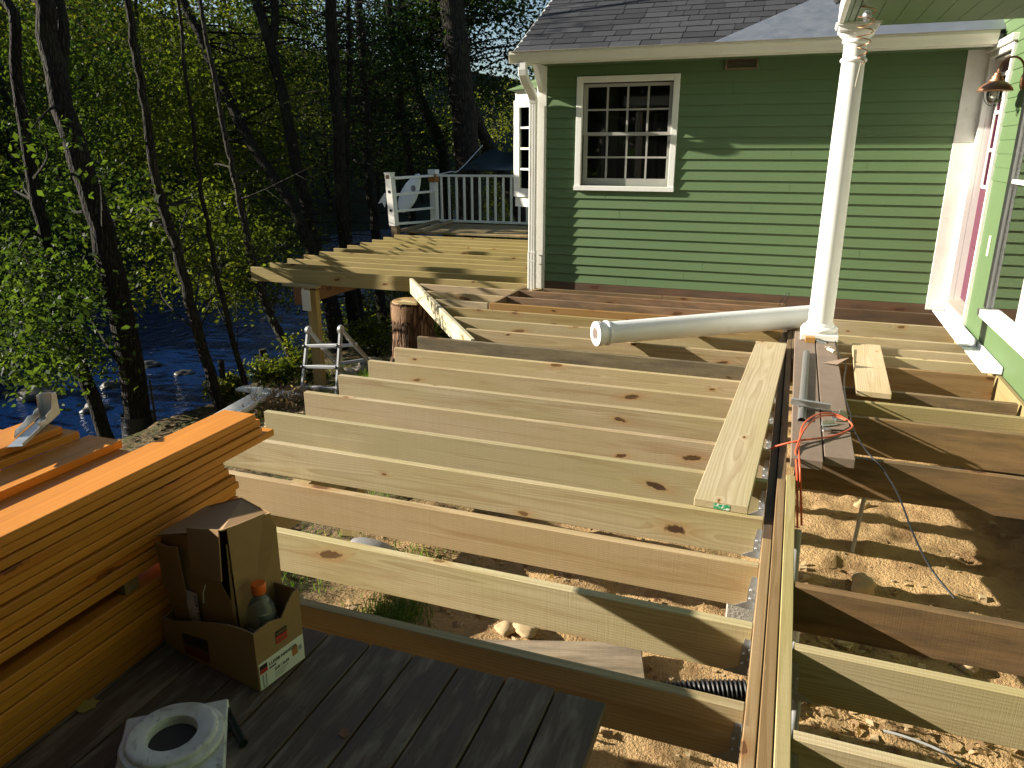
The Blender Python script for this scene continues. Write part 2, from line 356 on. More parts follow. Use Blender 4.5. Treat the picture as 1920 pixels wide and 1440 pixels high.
t.rough(t.ramp(foam, (.62,.06), (.7,.5))); t.b.inputs['IOR'].default_value = 1.33
t.bump(t.math('ADD', r1, t.math('MULTIPLY', r2, .35)), .55, .22)
m = MB(); m.add([(-60,-60,-3.92),(-8,-60,-3.92),(-8,400,-3.92),(-60,400,-3.92)], [(0,1,2,3)])
tag(m.build('river', t.mat), kind='structure')
# ------------------------------------------------------------------ house
YW = 8.20           # face of the green wall behind the siding
house = thing('house', 'green clapboard house with white trim, grey shingle roof and open porch', 'house', (0, YW, -.6))
HL = Vector((0, YW, -.6))
def hb(m, name, mat, parent=house, smooth=False, color=None):
    """link a mesh written in world coordinates under the house (or one of its parts)"""
    o = m.build(name, mat, parent, smooth, color=color)
    if parent is house: o.location = -HL
    return o
# back wall with an opening for the window
WX0, WX1, WZ0, WZ1 = -2.29, -1.215, 1.105, 2.25
ox0, ox1, oz0, oz1 = WX0+.05, WX1-.05, WZ0+.04, WZ1-.05
m = MB()
for a, b in (((-2.70,0,.06),(ox0,0,2.46)), ((ox1,0,.06),(1.48,0,2.46)), ((ox0,0,.06),(ox1,0,oz0)), ((ox0,0,oz1),(ox1,0,2.46))):
    m.box((a[0],YW,a[2]), (b[0],YW+.12,b[2]))
m.box((-2.70,YW+.12,-.2), (-2.58,YW+5.5,2.46))              # side wall going back
m.box((-2.58,YW+5.38,-.2), (1.48,YW+5.5,2.46))
m.box((-2.58,YW+.125,2.40), (1.48,YW+5.38,2.46)); m.box((-2.58,YW+.125,.0), (1.48,YW+5.38,.06))
wall = hb(m, 'wall', GREEN)
EXP = .104
def clap_mesh(L, key={}):
    k = round(L, 4)
    if k not in key:
        mm = MB(); mm.prism([(-.016,0),(0,0),(0,EXP+.012),(-.003,EXP+.012)], 0, L, 'x')   # profile (y,z)
        mm.v = [(x, y - .004*(1-(z/EXP)), z) for x, y, z in mm.v]
        key[k] = mm.mesh('clapboard', GREEN)
    return key[k]
z = .075; i = 0
while z < 2.36:
    segs = [(-2.625, 1.302)]
    if z+EXP > WZ0+.01 and z < WZ1-.01: segs = [(-2.625, WX0+.012), (WX1-.012, 1.302)]
    cut = []
    for a, b in segs:
        j_ = random.uniform(a+.5, b-.5) if b-a > 2 and random.random() < .7 else None
        cut += [(a, b)] if j_ is None else [(a, round(j_,2)-.0012), (round(j_,2)+.0012, b)]
    for a, b in cut:
        c = link('clapboard', clap_mesh(b-a), wall, (a, YW, z+random.uniform(-.001,.001)))
    z += EXP; i += 1
m = MB(); m.box((-2.68,YW-.018,-.05),(1.47,YW+.02,.072)); hb(m, 'skirt_board', LUMW, color=(.16,.09,.055))
# corner boards
m = MB(); m.cbox((-2.735,YW-.022,-.02),(-2.626,YW+.005,2.37)); m.cbox((-2.735,YW+.006,-.02),(-2.705,YW+.11,2.37)); hb(m, 'corner_board', WHITEOLD)
m = MB(); m.cbox((1.304,YW-.022,.02),(1.475,YW+.005,1.58)); m.cbox((1.304,YW-.0225,1.583),(1.475,YW+.005,2.37)); hb(m, 'corner_board', WHITEOLD)
# window
win = empty('window', (0,0,0), house); win.location = -HL
m = MB(); y0 = YW-.034
cw = .062
m.cbox((WX0,y0,WZ0),(WX0+cw,YW+.02,WZ1)); m.cbox((WX1-cw,y0,WZ0),(WX1,YW+.02,WZ1))
m.cbox((WX0+cw+.001,y0+.002,WZ1-cw),(WX1-cw-.001,YW+.02,WZ1)); m.cbox((WX0-.004,y0-.014,WZ0-.012),(WX1+.004,YW+.02,WZ0+.038))
m.build('window_frame', WHITE, win)
SASH = M_plain('shaded_sash_paint', (.60,.58,.53), .5, var=.15)  # white sash greyed, its shade put into the colour
ix0, ix1, iz0, iz1 = WX0+cw, WX1-cw, WZ0+.04, WZ1-cw; zm = (iz0+iz1)/2+.01
def sash(z0, z1, yy, bot):
    s = MB(); b = .045
    s.box((ix0,yy,z0),(ix0+b,yy+.03,z1)); s.box((ix1-b,yy,z0),(ix1,yy+.03,z1)); s.box((ix0+b,yy,z1-.032),(ix1-b,yy+.03,z1)); s.box((ix0+b,yy,z0),(ix1-b,yy+.03,z0+bot))
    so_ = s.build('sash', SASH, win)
    gx0, gx1, gz0, gz1 = ix0+b, ix1-b, z0+bot, z1-.032
    for k in range(1, 4):
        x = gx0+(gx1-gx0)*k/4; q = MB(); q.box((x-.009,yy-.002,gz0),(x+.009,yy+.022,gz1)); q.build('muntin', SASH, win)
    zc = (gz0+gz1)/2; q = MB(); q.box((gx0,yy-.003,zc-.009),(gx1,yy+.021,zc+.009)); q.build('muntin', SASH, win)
    for k in range(4):
        for j in range(2):
            xa = gx0+(gx1-gx0)*k/4; xb = gx0+(gx1-gx0)*(k+1)/4; za, zb = (gz0, zc) if j == 0 else (zc, gz1)
            q = MB(); q.box((xa,yy+.012,za),(xb,yy+.015,zb)); q.build('pane', GLASS, win)
sash(zm-.012, iz1-.01, YW+.035, .03); sash(iz0, zm+.014, YW+.068, .075)
m = MB(); m.add([(ix0,YW+.004,iz0),(ix1,YW+.004,iz0),(ix1,YW+.004,iz1),(ix0,YW+.004,iz1)], [(0,1,2,3)])
t = NT('insect_screen'); tr = t.N('BsdfTransparent'); tr.inputs[0].default_value = (.80,.80,.80,1); df = t.N('BsdfDiffuse'); df.inputs[0].default_value = (.10,.10,.10,1)
mx = t.N('MixShader'); mx.inputs[0].default_value = .03; t.L(tr.outputs[0], mx.inputs[1]); t.L(df.outputs[0], mx.inputs[2]); t.L(mx.outputs[0], t.out.inputs[0])
m.build('insect_screen', t.mat, win)
# the room behind the window
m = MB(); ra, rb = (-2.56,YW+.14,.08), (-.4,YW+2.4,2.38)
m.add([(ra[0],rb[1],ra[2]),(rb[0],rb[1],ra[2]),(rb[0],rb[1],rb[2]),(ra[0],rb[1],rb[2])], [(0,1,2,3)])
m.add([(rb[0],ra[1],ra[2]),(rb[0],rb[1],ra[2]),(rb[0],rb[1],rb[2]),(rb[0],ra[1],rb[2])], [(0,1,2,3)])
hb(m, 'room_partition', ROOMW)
m = MB(); m.box((-2.15,YW+.9,.3),(-2.05,YW+.94,2.2)); m.box((-1.75,YW+1.6,.4),(-1.70,YW+1.64,1.95)); m.box((-1.66,YW+1.6,.4),(-1.63,YW+1.64,1.95)); hb(m, 'reflection_strips', CURTAIN)  # pale strips behind the panes stand in for window reflections
# soffit, fascia, gutter
m = MB(); m.box((-2.80,7.855,2.362),(1.49,YW,2.39)); hb(m, 'soffit', GREEN)
m = MB(); m.box((-2.82,7.83,2.35),(1.49,7.853,2.47)); hb(m, 'fascia', WHITE)
gut = MB(); prof = [(7.827,2.363),(7.765,2.360),(7.750,2.383),(7.738,2.413),(7.720,2.438),(7.720,2.466),(7.728,2.466),(7.728,2.440),(7.746,2.416),(7.758,2.386),(7.768,2.368),(7.819,2.370),(7.819,2.466),(7.827,2.466)]
gut.prism(prof, -2.885, 1.44, 'x'); gut.box((-2.889,7.720,2.360),(-2.885,7.827,2.466)); gutter = hb(gut, 'gutter', CREAM)
# downspout: outlet, elbow, corrugated pipe, second elbow
ds = MB()
def rect_sweep(mb, pts, w_, d_, rib=0):
    P = [Vector(p) for p in pts]; vs = []; fs = []; n = 0
    for i, p in enumerate(P):
        tdir = (P[min(i+1,len(P)-1)]-P[max(i-1,0)]).normalized(); ux = Vector((1,0,0)); vy = tdir.cross(ux).normalized()
        hw, hd = w_/2, d_/2; c = .006
        prof = [(-hw+c,-hd),(-hw*.55,-hd),(-hw*.42,-hd+rib),(-hw*.25,-hd),(hw*.25,-hd),(hw*.42,-hd+rib),(hw*.55,-hd),(hw-c,-hd),(hw,-hd+c),(hw,hd-c),(hw-c,hd),(-hw+c,hd),(-hw,hd-c),(-hw,-hd+c)]
        for a, b in prof: vs.append(p+ux*a+vy*b*-1)
        n = len(prof)
    for i in range(len(P)-1):
        for k in range(n): fs.append((i*n+k,i*n+(k+1)%n,(i+1)*n+(k+1)%n,(i+1)*n+k))
    mb.add(vs, fs)
xd = -2.755
rect_sweep(ds, [(xd,7.775,2.362),(xd,7.775,2.30),(xd,7.785,2.262),(xd,7.85,2.20),(xd,8.05,2.10),(xd,8.105,2.05),(xd,8.12,2.0)], .085, .065, .0)
hb(ds, 'downspout_elbow', WHITE)
ds = MB(); rect_sweep(ds, [(xd,8.12,2.02),(xd,8.12,.40),(xd,8.12,.39)], .078, .058, .009); rect_sweep(ds, [(xd,8.118,.41),(xd,8.118,.02),(xd,8.118,-.04)], .086, .066, .009)
ds.box((xd-.045,8.084,.40),(xd+.045,8.155,.412)); ds.box((xd-.045,8.084,.30),(xd+.045,8.155,.31))
hb(ds, 'downspout', WHITEOLD)
m = MB(); m.prism([(7.88,2.362),(8.18,2.362),(8.18,2.10),(8.10,2.10)], -2.690, -2.636, 'x'); hb(m, 'eave_bracket', WHITE)
# vent grille
vent = empty('vent', (0,0,0), house); vent.location = -HL
m = MB(); a, b = (-.785,8.155,2.262), (-.473,8.19,2.372); f_ = .02
m.box((a[0],a[1],a[2]),(b[0],b[1],a[2]+f_)); m.box((a[0],a[1],b[2]-f_),(b[0],b[1],b[2])); m.box((a[0],a[1],a[2]+f_),(a[0]+f_,b[1],b[2]-f_)); m.box((b[0]-f_,a[1],a[2]+f_),(b[0],b[1],b[2]-f_)); m.build('vent_frame', LUMW, vent, color=(.22,.17,.10))
for k in range(3):
    q = MB(); q.box((a[0]+f_,8.168,a[2]+.028+k*.022),(b[0]-f_,8.185,a[2]+.040+k*.022)); q.build('slat', LUMW, vent, color=(.14,.10,.065))
# roof: slab plus shingles one by one
PT = .54; ang = math.atan(PT); EY, EZ = 7.80, 2.470
def rp(x, v, h=0): return Vector((x, EY+v*math.cos(ang)-h*math.sin(ang), EZ+v*math.sin(ang)+h*math.cos(ang)))
t = NT('roof_shingle'); o = t.obj(); r = t.rnd(); nz = t.noise(o, 220, 3, .7); nb = t.noise(t.vec('ADD', o, t.N('ObjectInfo').outputs['Location']), 3, 2)
t.base(t.mix(t.math('MULTIPLY', nz, .8), t.mix(r, (.040,.041,.046), (.085,.086,.093)), (.022,.022,.026))); t.rough(.95); t.b.inputs['Specular IOR Level'].default_value = .15; t.bump(nz, .6, .004); SHING = t.mat
m = MB(); q = [rp(-2.84,0,-.03),rp(4.2,0,-.03),rp(4.2,3.6,-.03),rp(-2.84,3.6,-.03),rp(-2.84,0,0),rp(4.2,0,0),rp(4.2,3.6,0),rp(-2.84,3.6,0)]
m.add(q, [(0,3,2,1),(4,5,6,7),(0,1,5,4),(1,2,6,5),(2,3,7,6),(3,0,4,7)]); roof = hb(m, 'roof', SHING)
m = MB()
yr = rp(0,3.6).y; zr = rp(0,3.6).z
m.prism([(yr,zr),(yr,zr-.03),(2*yr-EY,EZ-.03),(2*yr-EY,EZ)], -2.84, 4.2, 'x'); m.prism([(EY+.3,EZ-.02),(yr,zr-.05),(2*yr-EY-.3,EZ-.02)], -2.62, -2.60, 'x'); hb(m, 'roof_rear_slope', SHING)
m = MB()
for dz in (0,): m.add([rp(-2.845,-.01,-.12),rp(-2.845,3.6,-.12),rp(-2.845,3.6,.01),rp(-2.845,-.01,.01),rp(-2.865,-.01,-.12),rp(-2.865,3.6,-.12),rp(-2.865,3.6,.01),rp(-2.865,-.01,.01)], [(0,1,2,3),(7,6,5,4),(0,4,5,1),(1,5,6,2),(2,6,7,3),(3,7,4,0)])
hb(m, 'rake_board', WHITE)
SE, SW = .143, .305
shm = {}
def shingle_mesh(wd):
    k = round(wd, 3)
    if k not in shm:
        mm = MB(); mm.add([(.002,-.004,.010),(wd-.003,-.004,.010),(wd-.001,SE+.03,.002),(0,SE+.03,.002),(.002,-.004,0),(wd-.003,-.004,0)], [(0,1,2,3),(4,5,1,0),(4,0,3),(1,5,2)])
        shm[k] = mm.mesh('shingle', SHING)
    return shm[k]
mr = Matrix.Rotation(ang, 4, 'X').to_euler()
# metal sheet in the valley: everything right of its edge has no shingles
def rplane(px, py):
    d = ray(px, py); nrm = Vector((0,-math.sin(ang),math.cos(ang))); p0 = rp(0,0)
    return C0 + d*((p0-C0).dot(nrm)/d.dot(nrm))
h0, h1 = rplane(1357, 76), rplane(1530, 0); hv = lambda P: (P.y-EY)/math.cos(ang)
def hyp_x(v): return h0.x + (h1.x-h0.x)*(v-hv(h0))/(hv(h1)-hv(h0))
for j in range(17):
    v = -.015+j*SE; x = -2.85 - random.uniform(0, .28)
    while x < hyp_x(v+.07)-.02 and x < 3.6:
        wd = SW*random.choice((.5,.62,.8,1,1))
        xa = max(x, -2.86); xb = min(x+wd, hyp_x(v+.07)+.02)
        if xb-xa > .04:
            link('shingle', shingle_mesh(round(xb-xa,2)), roof, rp(xa, v, .004+random.uniform(0,.003)), mr)
        x += wd
m = MB(); th = .0035
A, B = hyp_x(-.02)-.03, hyp_x(2.6)
P = [rp(A,-.02,.014), rp(3.4,-.02,.014), rp(3.4,2.6,.014), rp(B,2.6,.014)]
m.add(P + [p+Vector((0,-.001,.003)) for p in P], [(3,2,1,0),(4,5,6,7),(0,1,5,4),(3,0,4,7),(1,2,6,5),(2,3,7,6)]); hb(m, 'valley_flashing', SHEET)
m = MB(); m.prism([(7.70,2.462),(7.835,2.464),(7.86,2.482),(7.83,2.479),(7.70,2.466)], -2.87, 1.45, 'x'); hb(m, 'drip_edge', M_metal('drip_edge_metal', (.34,.31,.27), .5))
# ---- bay window on the left side wall
bay = empty('bay_window', (0,0,0), house); bay.location = -HL
yb0, yb1, xb = 8.80, 10.6, -3.30
for za, zb, nm in ((.84,.96,'bay_seat'),(2.08,2.20,'bay_head')): m = MB(); m.prism([(-2.70,yb0-.02),(xb,yb0+.25),(xb,yb1-.25),(-2.70,yb1)], za, zb, 'z'); m.build(nm, WHITE, bay)
u = Vector((xb+2.70, .27, 0)); Lb = u.length; u.normalize(); Mb = Matrix.Translation((-2.70,yb0-.02,0)) @ Matrix(((u.x,-u.y,0,0),(u.y,u.x,0,0),(0,0,1,0),(0,0,0,1)))
m = MB(); 
for a, b in ((.0,.09),(Lb-.09,Lb)): m.box((a,-.02,.96),(b,.03,2.08), Mb)
m.box((.09,-.02,.96),(Lb-.09,.03,1.06), Mb); m.box((.09,-.02,2.0),(Lb-.09,.03,2.08), Mb); m.build('bay_casing', WHITE, bay)
for zz in (1.29,1.53,1.77): q = MB(); q.box((.09,-.012,zz-.012),(Lb-.09,.02,zz+.012), Mb); q.build('muntin', WHITE, bay)
q = MB(); q.box((.09,.0,1.06),(Lb-.09,.004,2.0), Mb); q.build('pane', GLASS, bay)
m = MB(); m.box((xb-.02,yb0+.25,.96),(xb+.03,yb0+.33,2.08)); m.box((xb-.02,yb1-.33,.96),(xb+.03,yb1-.25,2.08)); m.box((xb-.02,yb0+.33,.96),(xb+.03,yb1-.33,1.04)); m.box((xb-.02,yb0+.33,2.0),(xb+.03,yb1-.33,2.08)); m.box((xb-.01,9.7,1.04),(xb+.02,9.76,2.0)); m.build('bay_casing', WHITE, bay)
q = MB(); q.box((xb,yb0+.33,1.04),(xb+.004,yb1-.33,2.0)); q.build('pane', GLASS, bay)
m = MB(); m.add([(-2.70,yb0-.10,2.20),(xb-.09,yb0+.2,2.20),(xb-.09,yb1-.2,2.20),(-2.70,yb1+.08,2.20),(-2.70,yb0+.2,2.42),(-2.70,yb1-.2,2.42)], [(0,1,4),(1,2,5,4),(2,3,5),(0,3,2,1),(0,4,5,3)]); m.build('bay_roof', M_plain('green_copper_roof', (.13,.20,.08), .7, var=.3), bay)
# ---- right wing wall (x = 1.5), door, storm window
XW = 1.50
dy0, dy1, dz0, dz1 = 7.33, 8.13, .13, 2.28
sy0, sy1, sz0, sz1 = 5.00, 6.62, .36, 2.05
m = MB()
def wbox(y0,y1,z0,z1): m.box((XW,y0,z0),(XW+.14,y1,z1))
wbox(dy1,8.6,-.2,2.9); wbox(sy1,dy0,-.2,2.9); wbox(-2.6,sy0,-.2,2.9); wbox(-2.6,6.4,2.901,5.2); m.box((-1.2,-2.75,-.6),(XW,-2.6,5.2)); wbox(dy0,dy1,dz1,2.9); wbox(dy0,dy1,-.2,.0); wbox(sy0,sy1,-.2,sz0); wbox(sy0,sy1,sz1,2.9)  # upper storey and rear wall are unseen, added to block skylight
m.box((XW+3,1.0,-.2),(XW+3.1,8.6,2.9)); m.box((XW+.14,.95,-.2),(XW+3,1.05,2.9)); m.box((XW+.14,1.05,2.85),(XW+3,8.6,2.9)); m.box((XW+.14,1.05,-.2),(XW+3,8.6,-.1)); m.box((XW+.14,8.55,-.2),(XW+3,8.6,2.9))
wing = hb(m, 'wing_wall', GREEN)
cm = {}
for z in np.arange(1.28, 2.80, .104):
    segs = [(sy1+.09, dy0-.03)] if z < 2.30 else [(sy1+.09, 8.12)]
    if z > 2.08: segs = [(5.0, segs[0][1])]
    for a, b in segs:
        mm = MB(); mm.prism([(-.012,0),(0,0),(0,EXP+.01),(-.004,EXP+.01)], a, b, 'y'); link('clapboard', mm.mesh('clapboard', GREEN), wing, (XW,0,z))
door = empty('door', (0,0,0), house); door.location = -HL
m = MB()
m.cbox((XW-.028,dy0-.012,.04),(XW+.02,dy0+.02,dz1+.05)); m.cbox((XW-.028,dy1-.02,.04),(XW+.02,dy1+.068,dz1+.05)); m.cbox((XW-.028,dy0+.021,dz1),(XW+.02,dy1-.021,dz1+.05)); m.cbox((XW-.055,dy0-.05,dz1+.051),(XW+.02,dy1+.068,dz1+.105))
m.box((XW+.021,dy0+.001,.13),(XW+.14,dy0+.02,dz1)); m.box((XW+.021,dy1-.02,.13),(XW+.14,dy1-.001,dz1)); m.box((XW+.021,dy0+.02,dz1-.02),(XW+.14,dy1-.02,dz1-.001)); m.build('door_frame', WHITE, door)
m = MB(); m.prism([(XW-.03,-.005),(XW+.02,-.005),(XW+.02,.125),(XW-.03,.115)], dy0+.02, dy1-.02, 'y'); m.build('door_riser', WHITE, door)
m = MB(); m.prism([(XW-.035,.116),(XW+.14,.128),(XW+.14,.165),(XW-.035,.13)], dy0+.021, dy1-.021, 'y'); m.build('threshold', M_plain('worn_sill_wood', (.40,.37,.31), .8, var=.5, scale=14), door)
xd0 = XW+.075
m = MB(); m.box((xd0,dy0+.02,.165),(xd0+.045,dy1-.02,1.18)); leaf = m.build('door_leaf', PURPLE, door)
m = MB(); m.box((xd0-.006,dy0+.10,.30),(xd0,dy1-.10,.66)); m.box((xd0-.006,dy0+.10,.74),(xd0,dy1-.10,1.08)); m.build('door_panel', PURPLE, door)
m = MB(); m.box((xd0,dy0+.02,1.18),(xd0+.045,dy0+.12,dz1-.02)); m.box((xd0,dy1-.12,1.18),(xd0+.045,dy1-.02,dz1-.02)); m.box((xd0,dy0+.12,dz1-.14),(xd0+.045,dy1-.12,dz1-.02)); m.build('door_leaf', PURPLE, door)
m = MB(); zs = np.linspace(1.20, dz1-.14, 4); ysn = np.linspace(dy0+.10, dy1-.10, 4)
for zz in zs: m.box((xd0-.012,dy0+.10,zz-.014),(xd0+.0,dy1-.10,zz+.014))
for yy in ysn: m.box((xd0-.0125,yy-.012,1.20),(xd0-.0005,yy+.012,dz1-.14))
m.build('door_lite_grille', WHITE, door)
for a in range(3):
    for b in range(3): q = MB(); q.box((xd0+.01,ysn[a],zs[b]),(xd0+.014,ysn[a+1],zs[b+1])); q.build('pane', GLASS, door)
q = MB(); q.box((xd0+.022,dy0+.121,1.185),(xd0+.030,dy1-.121,dz1-.141)); q.build('door_curtain', LABWHITE, door)
sw = empty('storm_window', (0,0,0), house); sw.location = -HL
m = MB(); m.cbox((XW-.03,sy1,sz0-.02),(XW+.02,sy1+.085,sz1+.08)); m.cbox((XW-.03,sy0-.085,sz0-.02),(XW+.02,sy0,sz1+.08)); m.cbox((XW-.03,sy0+.001,sz1),(XW+.02,sy1-.001,sz1+.08)); m.build('window_frame', M_plain('grey_aluminium_trim', (.30,.31,.30), .5, var=.2), sw)
m = MB(); m.cbox((XW-.075,sy0-.10,sz0-.075),(XW+.06,sy1+.04,sz0-.021)); m.build('window_sill', WHITE, sw)
m = MB(); m.cbox((XW-.026,sy0+.72,sz0-.02),(XW+.02,sy0+.80,sz1)); m.cbox((XW-.024,sy0+.801,1.28),(XW+.01,sy1-.001,1.31)); m.build('sash_rail', WHITE, sw)
q = MB(); q.add([(XW-.004,sy0,sz0-.02),(XW-.004,sy1,sz0-.02),(XW-.004,sy1,sz1),(XW-.004,sy0,sz1)], [(0,1,2,3)]); q.build('pane', GLASS, sw)
m = MB(); n_ = 60
vs = []; 
for k in range(n_+1):
    yy = sy0+(sy1-sy0)*k/n_; xx = XW+.05+.012*math.sin(k*.9)+.007*math.sin(k*2.3)
    vs += [(xx,yy,sz0-.1),(xx,yy,sz1)]
m.add(vs, [(2*k,2*k+2,2*k+3,2*k+1) for k in range(n_)]); m.build('curtain', CURTAIN, sw, smooth=True)
m = MB(); m.cbox((XW-.010,6.985,.70),(XW-.001,7.03,.86), .002); hb(m, 'bare_patch', WHITE)
# base flashing lying loose along the wall, two pieces
def flash(name, y0, y1, x0, label, rz=0):
    m = MB(); m.prism([(0,0),(.12,0),(.12,.052),(.114,.052),(.114,.006),(0,.006)], 0, y1-y0, 'y')
    o = m.build(name, PVC, None, loc=(x0,y0,.004), rot=(0,0,rz)); tag(o, label, 'flashing'); return o
flash('base_flashing', 5.93, 7.02, 1.372, 'white angle flashing at the foot of the side wall, nearer the camera')
flash('base_flashing', 6.72, 8.17, 1.352, 'white angle flashing under the plum door threshold', R(-.6)).location.z = .012
# ---- porch roof overhead on the right
pr_ = empty('porch_roof', (0,0,0), house); pr_.location = -HL
CZ = 2.385; PY1 = 6.56; PX0 = .16
m = MB(); m.box((PX0,-1.2,CZ+.04),(1.495,PY1,CZ+.10)); m.build('ceiling_deck', GREEN, pr_)
xx = PX0+.10; k = 0
while xx < 1.49:
    x2 = min(xx+.135, 1.494); q = MB(); q.box((xx+.002,-1.2,CZ+.004*(k%2)*0),(x2-.002,PY1-.005,CZ+.038)); q.build('ceiling_board', GREEN, pr_); xx = x2; k += 1
m = MB(); m.box((PX0-.002,-1.2,CZ-.006),(PX0+.03,PY1+.002,CZ+.16)); m.build('fascia', WHITE, pr_)
m = MB(); m.box((PX0+.032,-1.2,CZ-.004),(PX0+.055,PY1,CZ+.037)); m.box((PX0+.060,-1.2,CZ-.002),(PX0+.095,PY1-.001,CZ+.037)); m.build('edge_moulding', GREEN, pr_)
m = MB(); m.prism([(PX0-.03,CZ+.165),(1.495,CZ+.62),(1.495,CZ+.66),(PX0-.05,CZ+.19)], -1.25, PY1+.06, 'y'); m.build('porch_roof_slope', SHING, pr_)
m = MB(); m.prism([(PX0+.03,CZ+.101),(1.49,CZ+.101),(1.49,CZ+.60),(PX0+.03,CZ+.17)], PY1-.03, PY1, 'y'); m.build('gable_infill', GREEN, pr_)
# unseen roof and post added over the near deck to cut skylight there
m = MB(); m.box((-3.45,-2.6,CZ+.04),(PX0-.004,.45,CZ+.10)); m.build('added_ceiling_deck', GREEN, pr_)
m = MB(); m.box((-3.45,.451,CZ-.02),(PX0-.004,.49,CZ+.16)); m.box((-3.49,-2.6,CZ-.02),(-3.451,.49,CZ+.16)); m.build('added_fascia', WHITE, pr_)
m = MB(); m.box((-3.52,-2.6,CZ+.161),(PX0-.06,.54,CZ+.20)); m.build('added_roof_deck', SHING, pr_)
m = MB(); m.cbox((-3.42,-.66,-.6),(-3.30,-.54,CZ-.021)); m.build('added_post', WHITE, pr_)
# ---- porch columns
def column_profile(H, r0, r1, cap=True):
    p = [(r0+.036,.055),(r0+.044,.068),(r0+.044,.085),(r0+.034,.098),(r0+.014,.104),(r0+.012,.118),(r0,.130)]
    for k in range(1, 9): f = k/8; p.append((r0+(r1-r0)*f**1.4, .13+(H-.13-.26)*f))
    h = H-.26
    p += [(r1+.010,h+.006),(r1+.014,h+.018),(r1+.008,h+.030),(r1-.002,h+.036),(r1-.002,h+.125),(r1+.012,h+.135),(r1+.014,h+.150),(r1+.006,h+.158),(r1+.022,h+.17),(r1+.040,h+.19),(r1+.046,h+.205)]
    return p
CX, CY, CZ0 = .292, 6.44, .055
HC = CZ - CZ0
pc = thing('porch_column', 'standing white porch column on a square plinth', 'column', (CX, CY, CZ0))
m = MB(); m.lathe(column_profile(HC, .095, .080), 48); m.build('shaft', WHITEGLOSS, pc, True)
m = MB(); m.cbox((-.142,-.142,0),(.142,.142,.054), .006); m.build('plinth', WHITEOLD, pc)
m = MB(); m.cbox((-.128,-.128,HC-.054),(.128,.128,HC-.02), .004); m.prism([(-.14,HC-.02),(.14,HC-.02),(.152,HC-.001),(-.152,HC-.001)], -.15, .15, 'y'); m.build('abacus', WHITEGLOSS, pc)
# the second column, lying on the joists
d0 = atz(1116, 626, .105); d1 = atz(1532, 592, .105)
ax = (d1-d0); Lc = ax.length; ax.normalize()
lc = thing('fallen_column', 'loose white column lying across the joists, hollow end toward the river', 'column', d0)
lc.rotation_euler = ax.to_track_quat('Z', 'Y').to_euler()
prof = [(.094,0),(.100,.004),(.100,.045),(.094,.055),(.094,.085),(.101,.090),(.103,.10),(.101,.112),(.090,.120),(.091,.4),(.096,1.2),(.099,Lc)]
m = MB(); m.lathe([(.050,.12),(.050,.0)] + prof, 44, cap=(True, True)); m.build('shaft', WHITEGLOSS, lc, True)
m = MB(); m.lathe([(.0499,.055),(.0499,.06)], 24); m.build('wooden_core', LUM, lc, color=(.42,.18,.07))
# ------------------------------------------------------------------ deck frames
PINE = (.62,.485,.295); PINEG = (.585,.485,.305); PINEL = (.60,.50,.27); BROWN = (.36,.22,.10); DARKB = (.17,.10,.055); GREYB = (.20,.155,.095); YEL = (.56,.44,.17)
def vary(c, a=.08): k = .88*(1+random.uniform(-a, a)); return (c[0]*k, c[1]*k*(1+random.uniform(-.015,.015)), c[2]*k*(1+random.uniform(-.06,.06)))
TJ, DJ = .038, .186
bmc = {}
def board_mesh(L, T, D, mat, ch=.0025):
    k = (round(L,2), T, D, mat.name)
    if k not in bmc: m = MB(); m.cbox((-L/2,-T/2,-D),(L/2,T/2,0), ch); bmc[k] = m.mesh('board', mat)
    return bmc[k]
def board(name, p0, p1, T, D, mat, color, parent=None, tilt=0):
    """a board from p0 to p1 (middle of its top edge), T wide across, D deep; local X is its length"""
    p0, p1 = Vector(p0), Vector(p1); d = p1-p0
    o = link(name, board_mesh(d.length, T, D, mat), parent, (p0+p1)/2, (tilt, -math.atan2(d.z, math.hypot(d.x,d.y)), math.atan2(d.y, d.x)), vary(color, .16 if name == 'stained_board' else .11))
    return o
frame = thing('deck_framing', 'new pine deck frame of parallel joists hung on a three-ply girder', 'deck frame', (0,0,0))
JY = [1.866+.4064*k for k in range(14)]
JY[9] = 5.520
hangm = {}
def hanger_mesh(side, key={}):
    """galvanised hanger; origin at the middle of the joist end's bottom, joist running to -x (side -1) or +x"""
    if side in key: return key[side]
    m = MB(); s_ = side; L = .048
    def bx(a, b): m.box(tuple(min(p,q) for p,q in zip(a,b)), tuple(max(p,q) for p,q in zip(a,b)))
    for yy in (-1, 1):
        y0, y1 = yy*(TJ/2+.0005), yy*(TJ/2+.003)
        pts = [(0,0),(s_*L*1.7,0),(s_*L*.62,.030),(s_*L*.60,.085),(s_*L*.42,.14),(0,.14)]
        m.prism([(a,b) for a,b in pts], min(y0,y1), max(y0,y1), 'y')
        bx((0,yy*(TJ/2+.003),-.002), (s_*.0022,yy*(TJ/2+.030),.140))
        for zz in (.045,.082): m.lathe([(.0055,0),(.0055,.003),(.003,.005)], 8, Matrix.Translation((s_*.020,yy*(TJ/2+.003),zz)) @ Matrix.Rotation(R(-90*yy),4,'X'))
        for zz in (.03,.07,.11): m.lathe([(.0048,0),(.0048,.003)], 8, Matrix.Translation((s_*.0022,yy*(TJ/2+.017),zz)) @ Matrix.Rotation(R(90*s_),4,'Y'))
    bx((0,-TJ/2-.003,-.003), (s_*L,TJ/2+.003,-.0005))
    key[side] = m.mesh('joist_hanger', GALV); return key[side]
